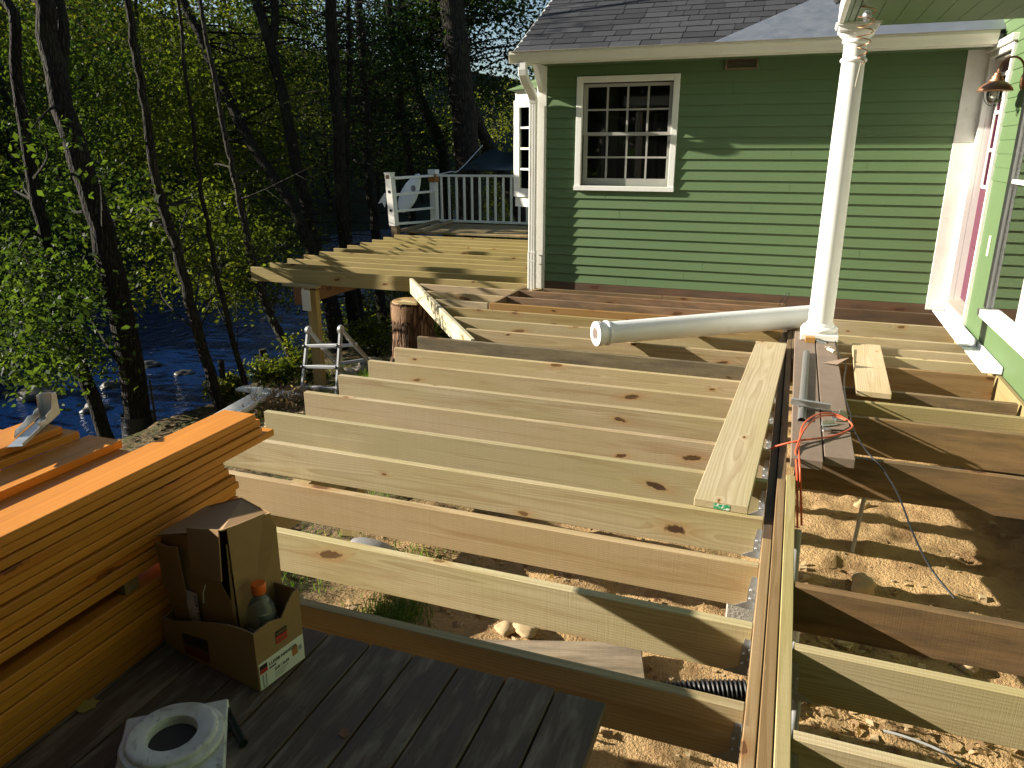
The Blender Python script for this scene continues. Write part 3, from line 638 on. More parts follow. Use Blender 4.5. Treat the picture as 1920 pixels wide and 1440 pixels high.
def joist(x0, x1, y, mat, col, hang=True, side=-1, z=0, D=DJ):
    j = board('joist', (x0, y+TJ/2, z), (x1, y+TJ/2, z), TJ, D, mat, col, frame)
    if hang:
        xe = (x1 if side < 0 else x0)
        h = link('joist_hanger', hanger_mesh(side), j, (xe-(x0+x1)/2, 0, -D))
    return j
XG0, XG1 = .016, .141
jl = [-2.05,-2.60,-2.90,-2.90,-2.90,-2.90,-2.90,-2.90,-2.90,-2.90]
cols = [(.58,.47,.28),(.63,.54,.34),(.56,.42,.245),(.61,.51,.32),(.61,.525,.33),(.62,.50,.31),(.63,.535,.335),(.62,.51,.315),(.61,.50,.29),(.25,.20,.13)]
for k in range(10):
    joist(jl[k], .014, JY[k], LUMW if k == 9 else LUM, cols[k])
# brace and joists running out to it
B0, B1 = Vector((-4.36, 8.20, 0)), Vector((-2.42, 5.60, 0))
def brace_x(y): return B0.x + (B1.x-B0.x)*(y-B0.y)/(B1.y-B0.y)
for k in (10, 11, 12): joist(brace_x(JY[k])+.035, .014, JY[k], LUM, (PINE,PINEG,(.47,.36,.17))[k-10])
joist(brace_x(7.07)+.03, -2.885, 7.07, LUM, PINEG, False); joist(brace_x(7.47)+.03, -2.865, 7.47, LUM, PINE, False); joist(brace_x(7.86)+.03, -2.865, 7.86, LUM, PINE, False)
br = board('angled_rim', B0, B1, TJ, DJ, LUM, (.74,.68,.52), frame)
# girder: plies
gi = empty('girder', (0,0,0), frame)
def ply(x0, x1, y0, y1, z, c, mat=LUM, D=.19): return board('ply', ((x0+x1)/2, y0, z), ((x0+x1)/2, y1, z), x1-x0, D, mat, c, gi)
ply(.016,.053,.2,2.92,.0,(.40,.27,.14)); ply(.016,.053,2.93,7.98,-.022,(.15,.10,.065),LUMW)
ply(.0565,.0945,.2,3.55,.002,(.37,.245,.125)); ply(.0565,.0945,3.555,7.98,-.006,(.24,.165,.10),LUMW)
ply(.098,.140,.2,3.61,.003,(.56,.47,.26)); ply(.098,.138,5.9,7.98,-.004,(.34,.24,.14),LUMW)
# right-hand bay
def kj(x0, x1, y, mat, col, hang=False, z=0, D=DJ): return joist(x0, x1, y, mat, col, hang, 1, z, D)
kj(.143,1.46,1.80,LUM,(.66,.55,.36),True); kj(.143,1.46,2.205,LUM,(.64,.53,.32),True)
kj(.143,1.46,2.585,LUMW,(.30,.18,.09)); kj(.145,1.46,3.95,LUMW,(.30,.185,.095),D=.21)
kj(.145,1.46,4.63,LUMW,(.31,.20,.105),D=.235); kj(.145,1.46,4.95,LUM,(.42,.34,.17)); kj(.145,1.44,5.235,LUMW,(.33,.23,.12)); kj(.145,1.44,5.86,LUM,(.34,.225,.115),D=.235)
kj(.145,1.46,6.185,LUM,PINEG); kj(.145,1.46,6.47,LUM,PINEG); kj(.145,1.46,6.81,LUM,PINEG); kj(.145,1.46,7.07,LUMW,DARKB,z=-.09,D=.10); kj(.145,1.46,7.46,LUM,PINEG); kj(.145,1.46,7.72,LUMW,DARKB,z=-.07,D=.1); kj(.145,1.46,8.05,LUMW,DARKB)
board('ledger', (1.478,.4,-.005), (1.478,8.1,-.005), .032, .22, LUM, (.42,.33,.17), frame)
# old porch frame along the green wall
old = thing('old_porch_frame', 'dark weathered joists of the old porch floor along the green wall', 'deck frame', (0,0,0))
board('joist', (-2.862,7.089,.004), (.014,7.089,.004), TJ, .17, LUM, (.40,.235,.085), old)
for yy, c in ((7.489,(.32,.20,.115)), (7.879,(.32,.19,.105))): board('joist', (-2.82,yy,0), (.014,yy,0), TJ, .16, LUMW, c, old)
board('ledger', (-2.60,8.10,.0), (-1.25,8.10,.0), .04, .16, LUMW, (.28,.175,.10), old); board('ledger', (-1.245,8.10,.002), (.014,8.10,.002), .04, .16, LUMW, (.33,.21,.12), old)
board('side_joist', (-2.842,7.11,.003), (-2.842,8.16,.003), TJ, .16, LUMW, (.36,.23,.125), old)
board('block', (-2.62,8.06,.004), (-2.70,7.90,.004), .05, .12, LUM, (.46,.33,.16), old)
# far deck
fd = thing('far_deck_frame', 'yellow pine joists of the far deck overhanging the river bank', 'deck frame', (0,0,0))
FY = [8.28+.4215*k for k in range(11)]
for k, yy in enumerate(FY):
    x0 = -6.845-.012*k; x1 = -2.80 if k else -2.80
    board('joist', (x0, yy+TJ/2, 0), (x1, yy+TJ/2, 0), TJ, DJ, LUM, (.55,.43,.165) if k else (.54,.43,.18), fd)
board('ledger', (-2.775, 8.26, .0), (-2.775, 13.2, .0), .05, DJ, LUM, YEL, fd)
board('beam', (-6.02, 8.16, -DJ-.02), (-6.02, 13.0, -DJ-.02), .14, .235, LUM, (.30,.15,.07), fd)
board('shim', (-6.28, 8.23, -DJ+.012), (-5.72, 8.20, -DJ+.012), .10, .035, LUM, (.50,.42,.22), fd)
m = MB(); m.cbox((-5.945,8.14,-.50),(-5.925,8.30,-.215), .001); m.cbox((-5.925,8.10,-.50),(-5.80,8.115,-.23), .001); m.build('post_cap', M_plain('pale_steel_plate', (.62,.58,.48), .5, var=.2), fd)
pz = rg(-5.9, 8.3)
o = board('post', (-5.90,8.22,pz-.1), (-5.90,8.22,-.24), .09, .14, LUM, (.58,.40,.16), fd); 
for yy in (12.8,): board('post', (-6.0,yy,rg(-6,yy)-.1), (-6.0,yy,-.44), .09, .14, LUM, (.55,.40,.18), fd)
# beam and posts under the near joists
nb = thing('support_beam', 'pine beam on short posts under the near joist ends', 'beam', (-2.3,3.0,-.6))
def nbb(name, p0, p1, T, D, c): o = board(name, Vector(p0)-nb.location, Vector(p1)-nb.location, T, D, LUM, c, nb); return o
nbb('beam', (-2.35,1.95,-DJ-.004), (-2.35,5.7,-DJ-.004), .115, .18, (.55,.42,.20))
for yy in (2.15, 3.45, 5.2): nbb('post', (-2.36,yy,rg(-2.36,yy)-.1), (-2.36,yy,-DJ-.185), .09, .14, (.50,.38,.18))
nbb('skid', (-2.25,2.42,-.50), (-1.62,2.30,-.50), .14, .09, (.56,.44,.22))
# ------------------------------------------------------------------ loose boards
def loose(name, p0, p1, T, D, c, label, cat='board', mat=LUM, group=None):
    o = board(name, p0, p1, T, D, mat, c); return tag(o, label, cat, group)
# lying flat: T is the width, D the thickness
lb = loose('loose_plank', (-.062,6.20,.040), (-.170,3.11,.040), .232, .038, (.72,.60,.41), 'long knotty pine plank lying on the joists beside the girder')
m = MB(); m.add([(-.03,0,0),(.04,0,0),(.04,0,.026),(-.03,0,.026)], [(0,1,2,3)])
t = NT('green_end_tag'); n = t.noise(t.vec('MULTIPLY', t.obj(), (60,1,90)), 1.0, 2); t.base(t.mix(t.ramp(n, (.5,0.), (.56,1.)), (.02,.30,.12), (.7,.72,.66)))
d_ = (Vector((-.062,6.20,0))-Vector((-.170,3.11,0))).normalized()
ot = m.build('end_tag', t.mat, lb); ot.location = (1.547, 0, -.034); ot.rotation_euler = (0,0,R(90))
loose('plank_offcut', (.648,6.40,.040), (.598,5.06,.040), .205, .038, (.74,.60,.38), 'short cut pine plank lying across the right-hand joists')
op = []
for x0, x1, ya, yb_, lab in ((.112,.262,3.72,6.62,'left of two brown painted timbers lying under the standing column'), (.270,.412,3.80,6.62,'right of two brown painted timbers lying under the standing column')):
    o = loose('painted_timber', ((x0+x1)/2+ (0),ya,.052), ((x0+x1)/2,yb_,.052), x1-x0, .05, (.20,.14,.10), lab, 'timber'); o.data = o.data.copy(); o.data.materials[0] = GREYPAINT
m = MB(); m.cbox((-.036,-.03,0),(.036,.03,.04), .002); tag(m.build('wood_block', LUM, None, loc=(.225,6.262,.053), color=(.50,.27,.08)), 'small orange wood block against the standing column plinth', 'block')
m = MB(); m.prism([(0,0),(.075,0),(.075,.003),(.02,.012),(0,.02)], 0, .045, 'y'); tag(m.build('metal_shim', ALU, None, loc=(.272,6.235,.053)), 'folded bright metal shim beside the column plinth', 'shim')
# ------------------------------------------------------------------ stack of orange stained boards
XS = -1.74; bt = .0295; ordn = ['top','second','third','fourth','fifth','sixth','seventh','eighth','ninth','tenth','eleventh']
ends = [2.045,2.075,2.08,2.145,1.885,1.89,1.905,1.925,1.92,1.93,1.925]
OR = (.74,.285,.038)
def dboard(x1, wd, y0, y1, ztop, label, lean=0, th=.026):
    return loose('stained_board', (x1-wd/2, y0, ztop), (x1-wd/2+lean, y1, ztop), wd, th, OR, label, 'board', LUMS, 'orange stained deck boards in the stack')
zt = .612
for k in range(11):
    dboard(XS+random.uniform(-.010,.006), .14, -1.6, ends[k]+random.uniform(-.012,.012), zt-k*bt, 'orange stained board, %s from the top in the upper bundle facing the deck' % (ordn[k] if k else 'first'), random.uniform(-.004,.004))
zl = .247
for k in range(8):
    dboard(XS+random.uniform(-.004,.006), .14, -1.6, 1.885+random.uniform(-.025,.02), zl-k*bt*.97, 'orange stained board, %s from the top in the lower bundle on the deck' % (ordn[k] if k else 'first'))
dboard(XS-.143, .14, -1.6, 1.655, zt-.012, 'orange stained board lying flush behind the top front board'); 
dboard(XS-.222, .14, -1.6, 1.672, zt+.012, 'orange stained board in the second row, half shaded by the row behind', 0)
for k in range(2): dboard(XS-.286-.03*k*0-.0, .14, -1.6, 1.665, zt-.042-k*bt, 'orange stained board under the second row, %s one' % ('upper','lower')[k])
dboard(-2.105, .14, -1.6, 1.640, zt+.036, 'orange stained board just under the board that carries the hanger')
dboard(-2.125, .15, -1.6, 1.60, zt+.064, 'highest orange stained board with the metal hanger on it')
dboard(-2.27, .14, -1.6, 1.52, zt+.060, 'orange stained board at the left edge behind the metal hanger')
m = MB(); m.box((-2.40,-1.6,.022),(-1.90,1.50,zt-.075)); o = m.build('stack_core', LUMS, None, color=OR)
o.name = 'board_bundle'; tag(o, 'hidden inner rows of the orange board stack behind its front boards', 'board bundle')
for yy, i in ((.55,0),(1.42,1)):
    m = MB(); m.box((-2.30,yy,.2475),(-1.755,yy+.05,zt-11*bt+.002)); tag(m.build('spacer_stick', LUM, None, color=(.30,.20,.10)), ('spacer stick between the two orange bundles, %s one' % ('nearer','farther')[i]), 'stick')
# galvanised hanger resting on the stack
m = MB(); zz = zt+.0655
m.box((0,0,0),(.30,.045,.002)); m.prism([(0,0),(.30,0),(.30,.075),(.262,.078),(.235,.035),(.20,.032),(.19,.020),(.15,.022),(.13,.014),(0,.012)], 0, .002, 'y'); m.prism([(.08,0),(.30,0),(.30,.030),(.25,.03),(.235,.022),(.20,.03),(.16,.022),(.10,.02)], -.0, .002, 'y', Matrix.Translation((0,.055,0)))
m.prism([(.255,0),(.30,0),(.30,.075),(.262,.078)], .045, .047, 'y'); m.box((.298,0,0),(.30,.047,.075))
for x in (.13,.19): m.lathe([(.009,0),(.009,.003)], 10, Matrix.Translation((x,0,.024)) @ Matrix.Rotation(R(90),4,'X'))
o = m.build('joist_hanger_spare', GALV, None, loc=(-2.075,1.43,zz), rot=(0,0,R(122))); o.name = 'spare_hanger'; tag(o, 'spare galvanised joist hanger lying on top of the orange board stack', 'hanger')
# ------------------------------------------------------------------ near deck of old planks
nd = thing('old_plank_deck', 'old dark weathered plank deck in the foreground', 'deck', (0,0,0))
ZD = .02
xr = -.357
for k in range(12):
    x1 = xr - k*.1535; o = board('plank', (x1-.073,-1.6,ZD), (x1-.073,1.742+random.uniform(-.006,.006),ZD), .1465, .036, LUMO, (.12,.085,.065), nd)
for yy in (.4, 1.2): board('deck_joist', (-2.2,yy,ZD-.038), (-.45,yy,ZD-.038), .038, .184, LUMW, (.15,.10,.06), nd)
board('deck_joist', (-2.2,1.60,ZD-.038), (-.45,1.60,ZD-.038), .038, .184, LUMW, (.15,.10,.06), nd)
# ------------------------------------------------------------------ things on the near deck
A0 = Vector((-1.305,1.43)); uu = Vector((-math.cos(R(10)),math.sin(R(10)))); vv_ = Vector((math.sin(R(10)),math.cos(R(10))))
def bp(a, b, z): p = A0+uu*a+vv_*b; return (p.x, p.y, z)
bx = thing('hardware_carton', 'open brown hardware carton with white label and torn rim', 'carton', (A0.x,A0.y,ZD))
def cpart(name, m, mat, smooth=False): o = m.build(name, mat, bx, smooth); o.location = -Vector((A0.x,A0.y,ZD)); return o
BW, BD, BH = .425, .178, .20
def panel(m, p0, p1, tops, z0=ZD+.002, th=.005, nrm=None):
    """upright sheet from p0 to p1 (a,b pairs) with a ragged top edge"""
    n = len(tops); fr = []; bk = []
    for k, tz in enumerate(tops):
        f = k/(n-1); a = p0[0]+(p1[0]-p0[0])*f; b = p0[1]+(p1[1]-p0[1])*f
        fr += [bp(a,b,z0), bp(a,b,tz)]; bk += [bp(a+nrm[0]*th,b+nrm[1]*th,z0), bp(a+nrm[0]*th,b+nrm[1]*th,tz)]
    N = len(fr); fs = []
    for k in range(n-1):
        i = 2*k; fs += [(i,i+2,i+3,i+1),(N+i+1,N+i+3,N+i+2,N+i),(i+1,i+3,N+i+3,N+i+1)]
    fs += [(0,1,N+1,N),(N-2,2*N-2,2*N-1,N-1)]
    m.add(fr+bk, fs)
m = MB(); panel(m, (0,0), (BW,0), [ZD+.198,ZD+.196,ZD+.19,ZD+.176,ZD+.16,ZD+.145,ZD+.125,ZD+.11,ZD+.105], nrm=(0,1)); cpart('front_panel', m, CARD)
m = MB(); panel(m, (0,.0052), (0,BD), [ZD+.198,ZD+.20,ZD+.203,ZD+.196,ZD+.188,ZD+.22,ZD+.245,ZD+.25], nrm=(1,0)); side = cpart('side_panel', m, CARD)
m = MB(); panel(m, (.0052,BD-.005), (BW,BD-.005), [ZD+.245,ZD+.24,ZD+.235,ZD+.22,ZD+.2], nrm=(0,1)); cpart('rear_panel', m, CARD)
m = MB(); panel(m, (BW-.005,.0052), (BW-.005,BD-.0055), [ZD+.10,ZD+.14,ZD+.2], nrm=(1,0)); cpart('side_panel', m, CARD)
m = MB(); m.add([bp(.006,.006,ZD+.006),bp(BW-.006,.006,ZD+.006),bp(BW-.006,BD-.006,ZD+.006),bp(.006,BD-.006,ZD+.006)], [(0,1,2,3)]); cpart('bottom_panel', m, CARD)
# printed label strip on the side (white with lettering), red/black logo block
def M_flat(name, c, rough=.6): return M_plain(name, c, rough, var=.08, bumpy=.02)
LABW = M_flat('label_white', (.72,.71,.68)); INK = M_flat('black_ink', (.015,.015,.015)); REDI = M_flat('red_ink', (.45,.03,.02)); ORI = M_flat('orange_ink', (.42,.16,.06)); LILAC = M_flat('lilac_paper', (.52,.44,.56)); GREYI = M_flat('grey_ink', (.3,.3,.3))
def on_side(b0, b1, z0, z1, off, mat, name, zs=0):
    m = MB(); m.add([bp(-off,b0,ZD+z0),bp(-off,b1,ZD+z0+zs),bp(-off,b1,ZD+z1+zs),bp(-off,b0,ZD+z1)], [(0,1,2,3)]); return cpart(name, m, mat)
def text(body, size, mat, M, parent, name='lettering', ext=.0004):
    cu = bpy.data.curves.new(name, 'FONT'); cu.body = body; cu.size = size; cu.extrude = ext; cu.align_x = 'LEFT'
    o = bpy.data.objects.new(name, cu); COL.objects.link(o); dg = bpy.context.evaluated_depsgraph_get(); dg.update()
    me = bpy.data.meshes.new_from_object(o.evaluated_get(dg)); bpy.data.objects.remove(o); me.transform(M); me.materials.clear(); me.materials.append(mat)
    return link(name, me, parent)
on_side(.004, BD-.002, .004, .092, .0012, LABW, 'printed_label')
Mside = Matrix((( vv_.x,0,-uu.x,0),(vv_.y,0,-uu.y,0),(0,1,0,0),(0,0,0,1)))        # text x -> along v, y -> up, z -> outwards
def tside(body, size, b, z, mat=INK, off=.0022):
    p = bp(-off, b, ZD+z); o = text(body, size, mat, Matrix.Translation(p) @ Mside, bx); o.location = -Vector((A0.x,A0.y,ZD)); return o
tside('LUS28 HANGER', .0155, .040, .066); on_side(.040,.066,.055,.060,.002,INK,'print_line'); tside('2x8 / 2x10', .013, .058, .038); on_side(.058,.110,.028,.0305,.002,GREYI,'print_line'); on_side(.058,.102,.021,.0235,.002,GREYI,'print_line'); on_side(.058,.095,.014,.0165,.002,GREYI,'print_line')
on_side(.006,.034,.070,.084,.002,INK,'logo_block'); on_side(.006,.034,.056,.0695,.002,REDI,'logo_block'); on_side(.012,.017,.012,.052,.002,GREYI,'drawing'); on_side(.023,.028,.012,.052,.002,GREYI,'drawing'); on_side(.012,.028,.008,.0118,.002,GREYI,'drawing')
on_side(.128,.150,.040,.070,.002,ORI,'drawing'); on_side(.154,.166,.046,.062,.002,GREYI,'drawing')
on_side(.075,.118,.140,.158,.0015,INK,'logo_block'); on_side(.075,.118,.116,.1395,.0015,REDI,'logo_block'); tside('SIMPSON', .0105, .0765, .1445, CARD, .0022); tside('Strong-Tie', .0098, .0765, .1245, CARD, .0022)
m = MB(); m.add([bp(.21,-.0012,ZD+.10),bp(.33,-.0012,ZD+.085),bp(.33,-.0012,ZD+.045),bp(.21,-.0012,ZD+.055)], [(0,1,2,3)]); cpart('logo_block', m, M_flat('faded_black_print', (.05,.032,.02)))
m = MB(); m.add([bp(.21,-.0012,ZD+.052),bp(.33,-.0012,ZD+.042),bp(.33,-.0012,ZD+.010),bp(.21,-.0012,ZD+.018)], [(0,1,2,3)]); cpart('logo_block', m, M_flat('faded_red_print', (.16,.04,.02)))
# the taller carton standing inside it
tc = thing('tall_carton', 'tall battered carton with crushed flaps standing inside the hardware carton', 'carton', bp(.13,.03,ZD+.008))
T0 = Vector(bp(.13,.03,ZD+.008))
def tpart(name, m, mat): o = m.build(name, mat, tc); o.location = -T0; return o
ca, cb, cc, cd = (.105,.035), (.41,.035), (.41,.170), (.105,.170)
def quadsheet(pts, th=.004):
    m = MB(); P = [Vector(p) for p in pts]; n = (P[1]-P[0]).cross(P[2]-P[0]).normalized()*th
    k = len(P); m.add(P+[p+n for p in P], [tuple(range(k)), tuple(range(k,2*k))[::-1]] + [(i,(i+1)%k,k+(i+1)%k,k+i) for i in range(k)]); return m
zb_, zt1, zt2 = ZD+.010, ZD+.492, ZD+.40
m = quadsheet([bp(.112,.036,zb_),bp(.41,.036,zb_),bp(.412,.03,zt2-.02),bp(.36,.028,zt2+.0),bp(.25,.024,zt2+.028),bp(.118,.030,zt2-.16),bp(.114,.034,zt1-.06)]); tpart('front_panel', m, CARD)
m = quadsheet([bp(.100,.036,zb_),bp(.100,.20,zb_),bp(.104,.205,zt1-.075),bp(.110,.195,zt1-.04),bp(.113,.17,zt1-.022),bp(.114,.040,zt1-.012)]); tpart('side_panel', m, CARD)
m = quadsheet([bp(.41,.20,zb_),bp(.105,.20,zb_),bp(.105,.20,zt1-.05),bp(.41,.20,zt2)]); tpart('rear_panel', m, CARD)
m = quadsheet([bp(.415,.036,zb_),bp(.415,.20,zb_),bp(.415,.20,zt2),bp(.415,.03,zt2-.02)]); tpart('side_panel', m, CARD)
m = quadsheet([bp(.112,.022,zt1-.008),bp(.415,.018,zt2-.012),bp(.415,.20,zt2+.004),bp(.25,.21,zt1-.02),bp(.108,.195,zt1-.03)]); tpart('top_flap', m, CARD)
m = quadsheet([bp(.116,.016,zt1-.006),bp(.116,.004,zt1-.165),bp(.245,.004,zt1-.175),bp(.255,.013,zt1-.035)]); tpart('crushed_flap', m, CARD)
m = quadsheet([bp(.35,.012,zt2-.03),bp(.412,.012,zt2-.03),bp(.412,.022,zt2-.20),bp(.31,.022,zt2-.20),bp(.31,.014,zt2-.02)]); tpart('crushed_flap', m, CARD)
m = MB(); m.tube([bp(.225,.030,ZD+.27),bp(.238,.027,ZD+.24),bp(.246,.029,ZD+.20)], .0022, 6); tpart('paper_strip', m, LABW)
m = MB(); P = [bp(.255+.05*j+.012*(i/4),.024-.004*math.sin(i*.9)-.002*j,ZD+.115+.028*i) for i in range(5) for j in (0,1)]
m.add(P, [(2*i,2*i+1,2*i+3,2*i+2) for i in range(4)]); o = m.build('paper_slip', LILAC, None); tag(o, 'lilac printed paper slip tucked into the cartons', 'paper slip'); 
Mfr = Matrix(((-uu.x,0,-vv_.x,0),(-uu.y,0,-vv_.y,0),(0,1,0,0),(0,0,0,1))) @ Matrix.Rotation(R(-83),4,'Z')
text('CO # 1 50 1 7', .016, INK, Matrix.Translation(bp(.272,.0165,ZD+.225)) @ Mfr, o)
for q in range(4): m = MB(); m.add([bp(.285+.006*q,.0165,ZD+.135),bp(.287+.006*q,.0165,ZD+.135),bp(.287+.006*q,.0165,ZD+.17),bp(.285+.006*q,.0165,ZD+.17)], [(0,1,2,3)]); m.build('printed_line', GREYI, o)
# bottle
bo = thing('drink_bottle', 'clear plastic drink bottle with orange cap in the hardware carton', 'bottle', (*bp(.062,.085,0)[:2], ZD+.055))
t = NT('clear_pet'); t.base((.9,.92,.92)); t.rough(.08); t.b.inputs['Transmission Weight'].default_value = .9; t.b.inputs['IOR'].default_value = 1.35; PET = t.mat
m = MB(); m.lathe([(.030,0),(.040,.006),(.042,.02),(.042,.115),(.043,.120),(.0425,.145),(.038,.165),(.028,.185),(.019,.198),(.017,.203),(.017,.215)], 32); m.build('bottle_body', PET, bo, True)
m = MB(); m.lathe([(.0428,.03),(.0428,.112)], 32, cap=(False,False)); m.build('label_band', M_plain('dark_bottle_label', (.05,.035,.035), .4, var=.2), bo, True)
m = MB(); m.lathe([(.0432,.107),(.0436,.113)], 32, cap=(False,False)); m.build('label_stripe', LABW, bo, True)
m = MB(); m.lathe([(.0205,.212),(.0215,.214),(.0215,.236),(.0195,.242)], 28); m.build('cap', M_plain('orange_cap', (.72,.14,.02), .4, var=.08), bo, True)
# spare column base
cb_ = thing('column_base', 'dirty white spare column base ring on a square plinth', 'column base', (-1.373,1.172,ZD+.002)); cb_.rotation_euler.z = R(38)
t = NT('grimy_white_paint'); o = t.obj(); g1 = t.noise(o, 9, 5, .65); g2 = t.noise(o, 38, 5, .7); g3 = t.noise(t.vec('MULTIPLY', o, (40,12,40)), 1.0, 4)
c_ = t.mix(t.ramp(g1, (.48,0.), (.68,.6)), (.74,.73,.70), (.36,.32,.26)); c_ = t.mix(t.ramp(g2, (.60,0.), (.70,.8)), c_, (.12,.10,.075)); c_ = t.mix(t.ramp(g3, (.60,0.), (.7,.5)), c_, (.16,.14,.12))
t.base(c_); t.rough(.75); t.bump(g2, .5, .004); DIRTYW = t.mat
m = MB(); m.cbox((-.130,-.130,0),(.130,.130,.027), .004); m.build('plinth', DIRTYW, cb_)
m = MB(); m.lathe([(.116,.026),(.126,.031),(.129,.038),(.124,.046),(.113,.049),(.112,.055),(.108,.059),(.100,.060),(.068,.058),(.063,.056),(.061,.050),(.060,.028)], 48, cap=(False,False)); m.build('torus_ring', DIRTYW, cb_, True)
m = MB(); m.lathe([(.0,.031),(.0605,.031)], 24, cap=(False,False)); m.build('inner_floor', M_plain('dark_ring_floor', (.05,.045,.04), .9), cb_)  # plain dark disc filling the hole of the ring
# dark tube, leaves on the deck
m = MB(); a, b = Vector(atz(424,1332,ZD+.014)), Vector(atz(456,1394,ZD+.014)); m.tube([a, a.lerp(b,.97), b], [.011,.011,.012], 12); tag(m.build('dark_tube', M_plain('green_black_tube', (.012,.022,.016), .35), None, True), 'short dark green tube lying beside the spare column base', 'tube')
def leaf_obj(p, size, rz, col, label, name='fallen_leaf'):
    m = MB(); ring = [(0,-.5),(.22,-.42),(.42,-.12),(.30,.10),(.36,.30),(.12,.34),(0,.55),(-.14,.32),(-.36,.28),(-.28,.05),(-.42,-.14),(-.2,-.4)]
    vs = [(0,0,.02)]+[(x,y,.10*(abs(x)+.4*abs(y))) for x,y in ring]; n = len(ring)
    m.add([(x*size,y*size,z*size) for x,y,z in vs], [(0,i+1,(i+1)%n+1) for i in range(n)])
    o = m.build(name, M_plain('leaf_'+label[:12], col, .7, var=.4, scale=40), None, loc=p, rot=(R(6),R(8),rz)); tag(o, label, 'leaf'); return o
leaf_obj((*atz(166,1326,ZD)[:2],ZD+.006), .06, R(-40), (.42,.32,.07), 'yellow fallen leaf at the foot of the orange stack')
leaf_obj((*atz(645,1376,ZD)[:2],ZD+.004), .035, R(30), (.22,.09,.035), 'small brown leaf at the front edge of the plank deck')
# ------------------------------------------------------------------ things on the girder timbers
zt_ = .054
def curve_tube(name, pts, r, mat, label, cat, n=8, res=6):
    P = [Vector(p) for p in pts]; out = []
    for i in range(len(P)-1):
        p0, p1, p2, p3 = P[max(i-1,0)], P[i], P[i+1], P[min(i+2,len(P)-1)]
        for k in range(res):
            t_ = k/res; out.append(.5*((2*p1)+(-p0+p2)*t_+(2*p0-5*p1+4*p2-p3)*t_*t_+(-p0+3*p1-3*p2+p3)*t_**3))
    out.append(P[-1]); m = MB(); m.tube(out, r, n); o = m.build(name, mat, None, True); return tag(o, label, cat)
m = MB()
sec = [( .024*math.cos(a), .024*math.sin(a)) for a in np.linspace(0,math.pi,9)] + [(.021*math.cos(a), .021*math.sin(a)) for a in np.linspace(math.pi,0,9)]
P0, P1 = atz(1503,790,zt_), atz(1512,662,zt_)
m.prism(sec, 0, (P1-P0).length, 'y'); dd = P1-P0
tag(m.build('half_pipe', M_plain('dull_zinc', (.22,.215,.20), .55, metallic=.5, var=.4, scale=20), None, True, loc=P0, rot=(0,0,math.atan2(dd.y,dd.x)-math.pi/2)), 'dull grey half-round pipe lying along the left painted timber', 'pipe')
m = MB(); a, b = atz(1482,758,zt_+.03), atz(1552,772,zt_+.01); L_ = (b-a).length*1.05
m.prism([(0,.0),(.05,0),(.05,.0025),(.003,.0025),(.003,.04),(0,.04)], 0, L_, 'x'); m.prism([(-.025,.04),(0,.04),(0,.0425),(-.025,.0425)], 0, L_, 'x')
tag(m.build('bent_strip', GALV, None, loc=a, rot=(0,R(3),math.atan2((b-a).y,(b-a).x))), 'bent galvanised strip lying across the painted timbers', 'metal strip')
m = MB(); m.prism([(0,0),(.07,0),(.055,.06),(.02,.07)], 0, .002, 'y'); m.box((0,.002,0),(.07,.05,.002)); m.prism([(0,0),(.05,0),(.04,.035),(0,.045)], .05, .052, 'y')
tag(m.build('angle_bracket', GALV, None, loc=atz(1566,790,zt_), rot=(0,0,R(20))), 'bright angle bracket beside the orange cord coil', 'bracket')
m = MB(); m.prism([(0,0),(.10,.0),(.09,.03),(.02,.035)], 0, .004, 'z'); m.box((.02,.03,0),(.10,.034,.025))
tag(m.build('bracket_plate', GALV, None, loc=atz(1542,800,zt_+.002), rot=(R(-8),0,R(35))), 'flat galvanised plate under the orange cord', 'plate')
wr = thing('wrench', 'small grey open-ended wrench lying on the painted timbers', 'wrench', atz(1547,806,zt_+.012), math.atan2(.25,1)*.8)
m = MB(); m.prism([(.028,-.006),(.15,-.005),(.156,0),(.15,.006),(.028,.007)], -.003, .004, 'z'); m.build('handle', DARKM, wr)
m = MB(); m.prism([(.03,-.009),(.012,-.018),(-.012,-.020),(-.018,-.010),(.004,-.007),(.006,.007),(-.016,.012),(-.010,.022),(.014,.019),(.03,.010)], -.004, .006, 'z'); m.build('jaw', M_metal('bright_steel', (.5,.5,.5), .3), wr)
# small hose bib and sheet scrap near the plinth
m = MB(); a = atz(1552,657,zt_); m.tube([a+Vector((0,0,.012)), a+Vector((.03,-.06,.016)), a+Vector((.045,-.10,.014))], [.012,.014,.016], 10); m.tube([a+Vector((-.022,0,.025)), a+Vector((.022,.01,.025))], .006, 8)
tag(m.build('hose_fitting', M_plain('pale_brass', (.55,.50,.40), .5), None, True), 'small pale hose fitting on the right painted timber', 'fitting')
m = MB(); m.add([(0,0,0),(.09,-.05,.008),(.17,.02,.05),(.12,.06,.02)], [(0,1,2,3)]); m.add([(0,0,-.002),(.09,-.05,.006),(.17,.02,.048),(.12,.06,.018)], [(3,2,1,0)])
tag(m.build('sheet_scrap', M_plain('brown_sheet', (.26,.19,.13), .7), None, loc=atz(1543,680,zt_+.004)), 'torn brown sheet scrap on the right painted timber', 'scrap')
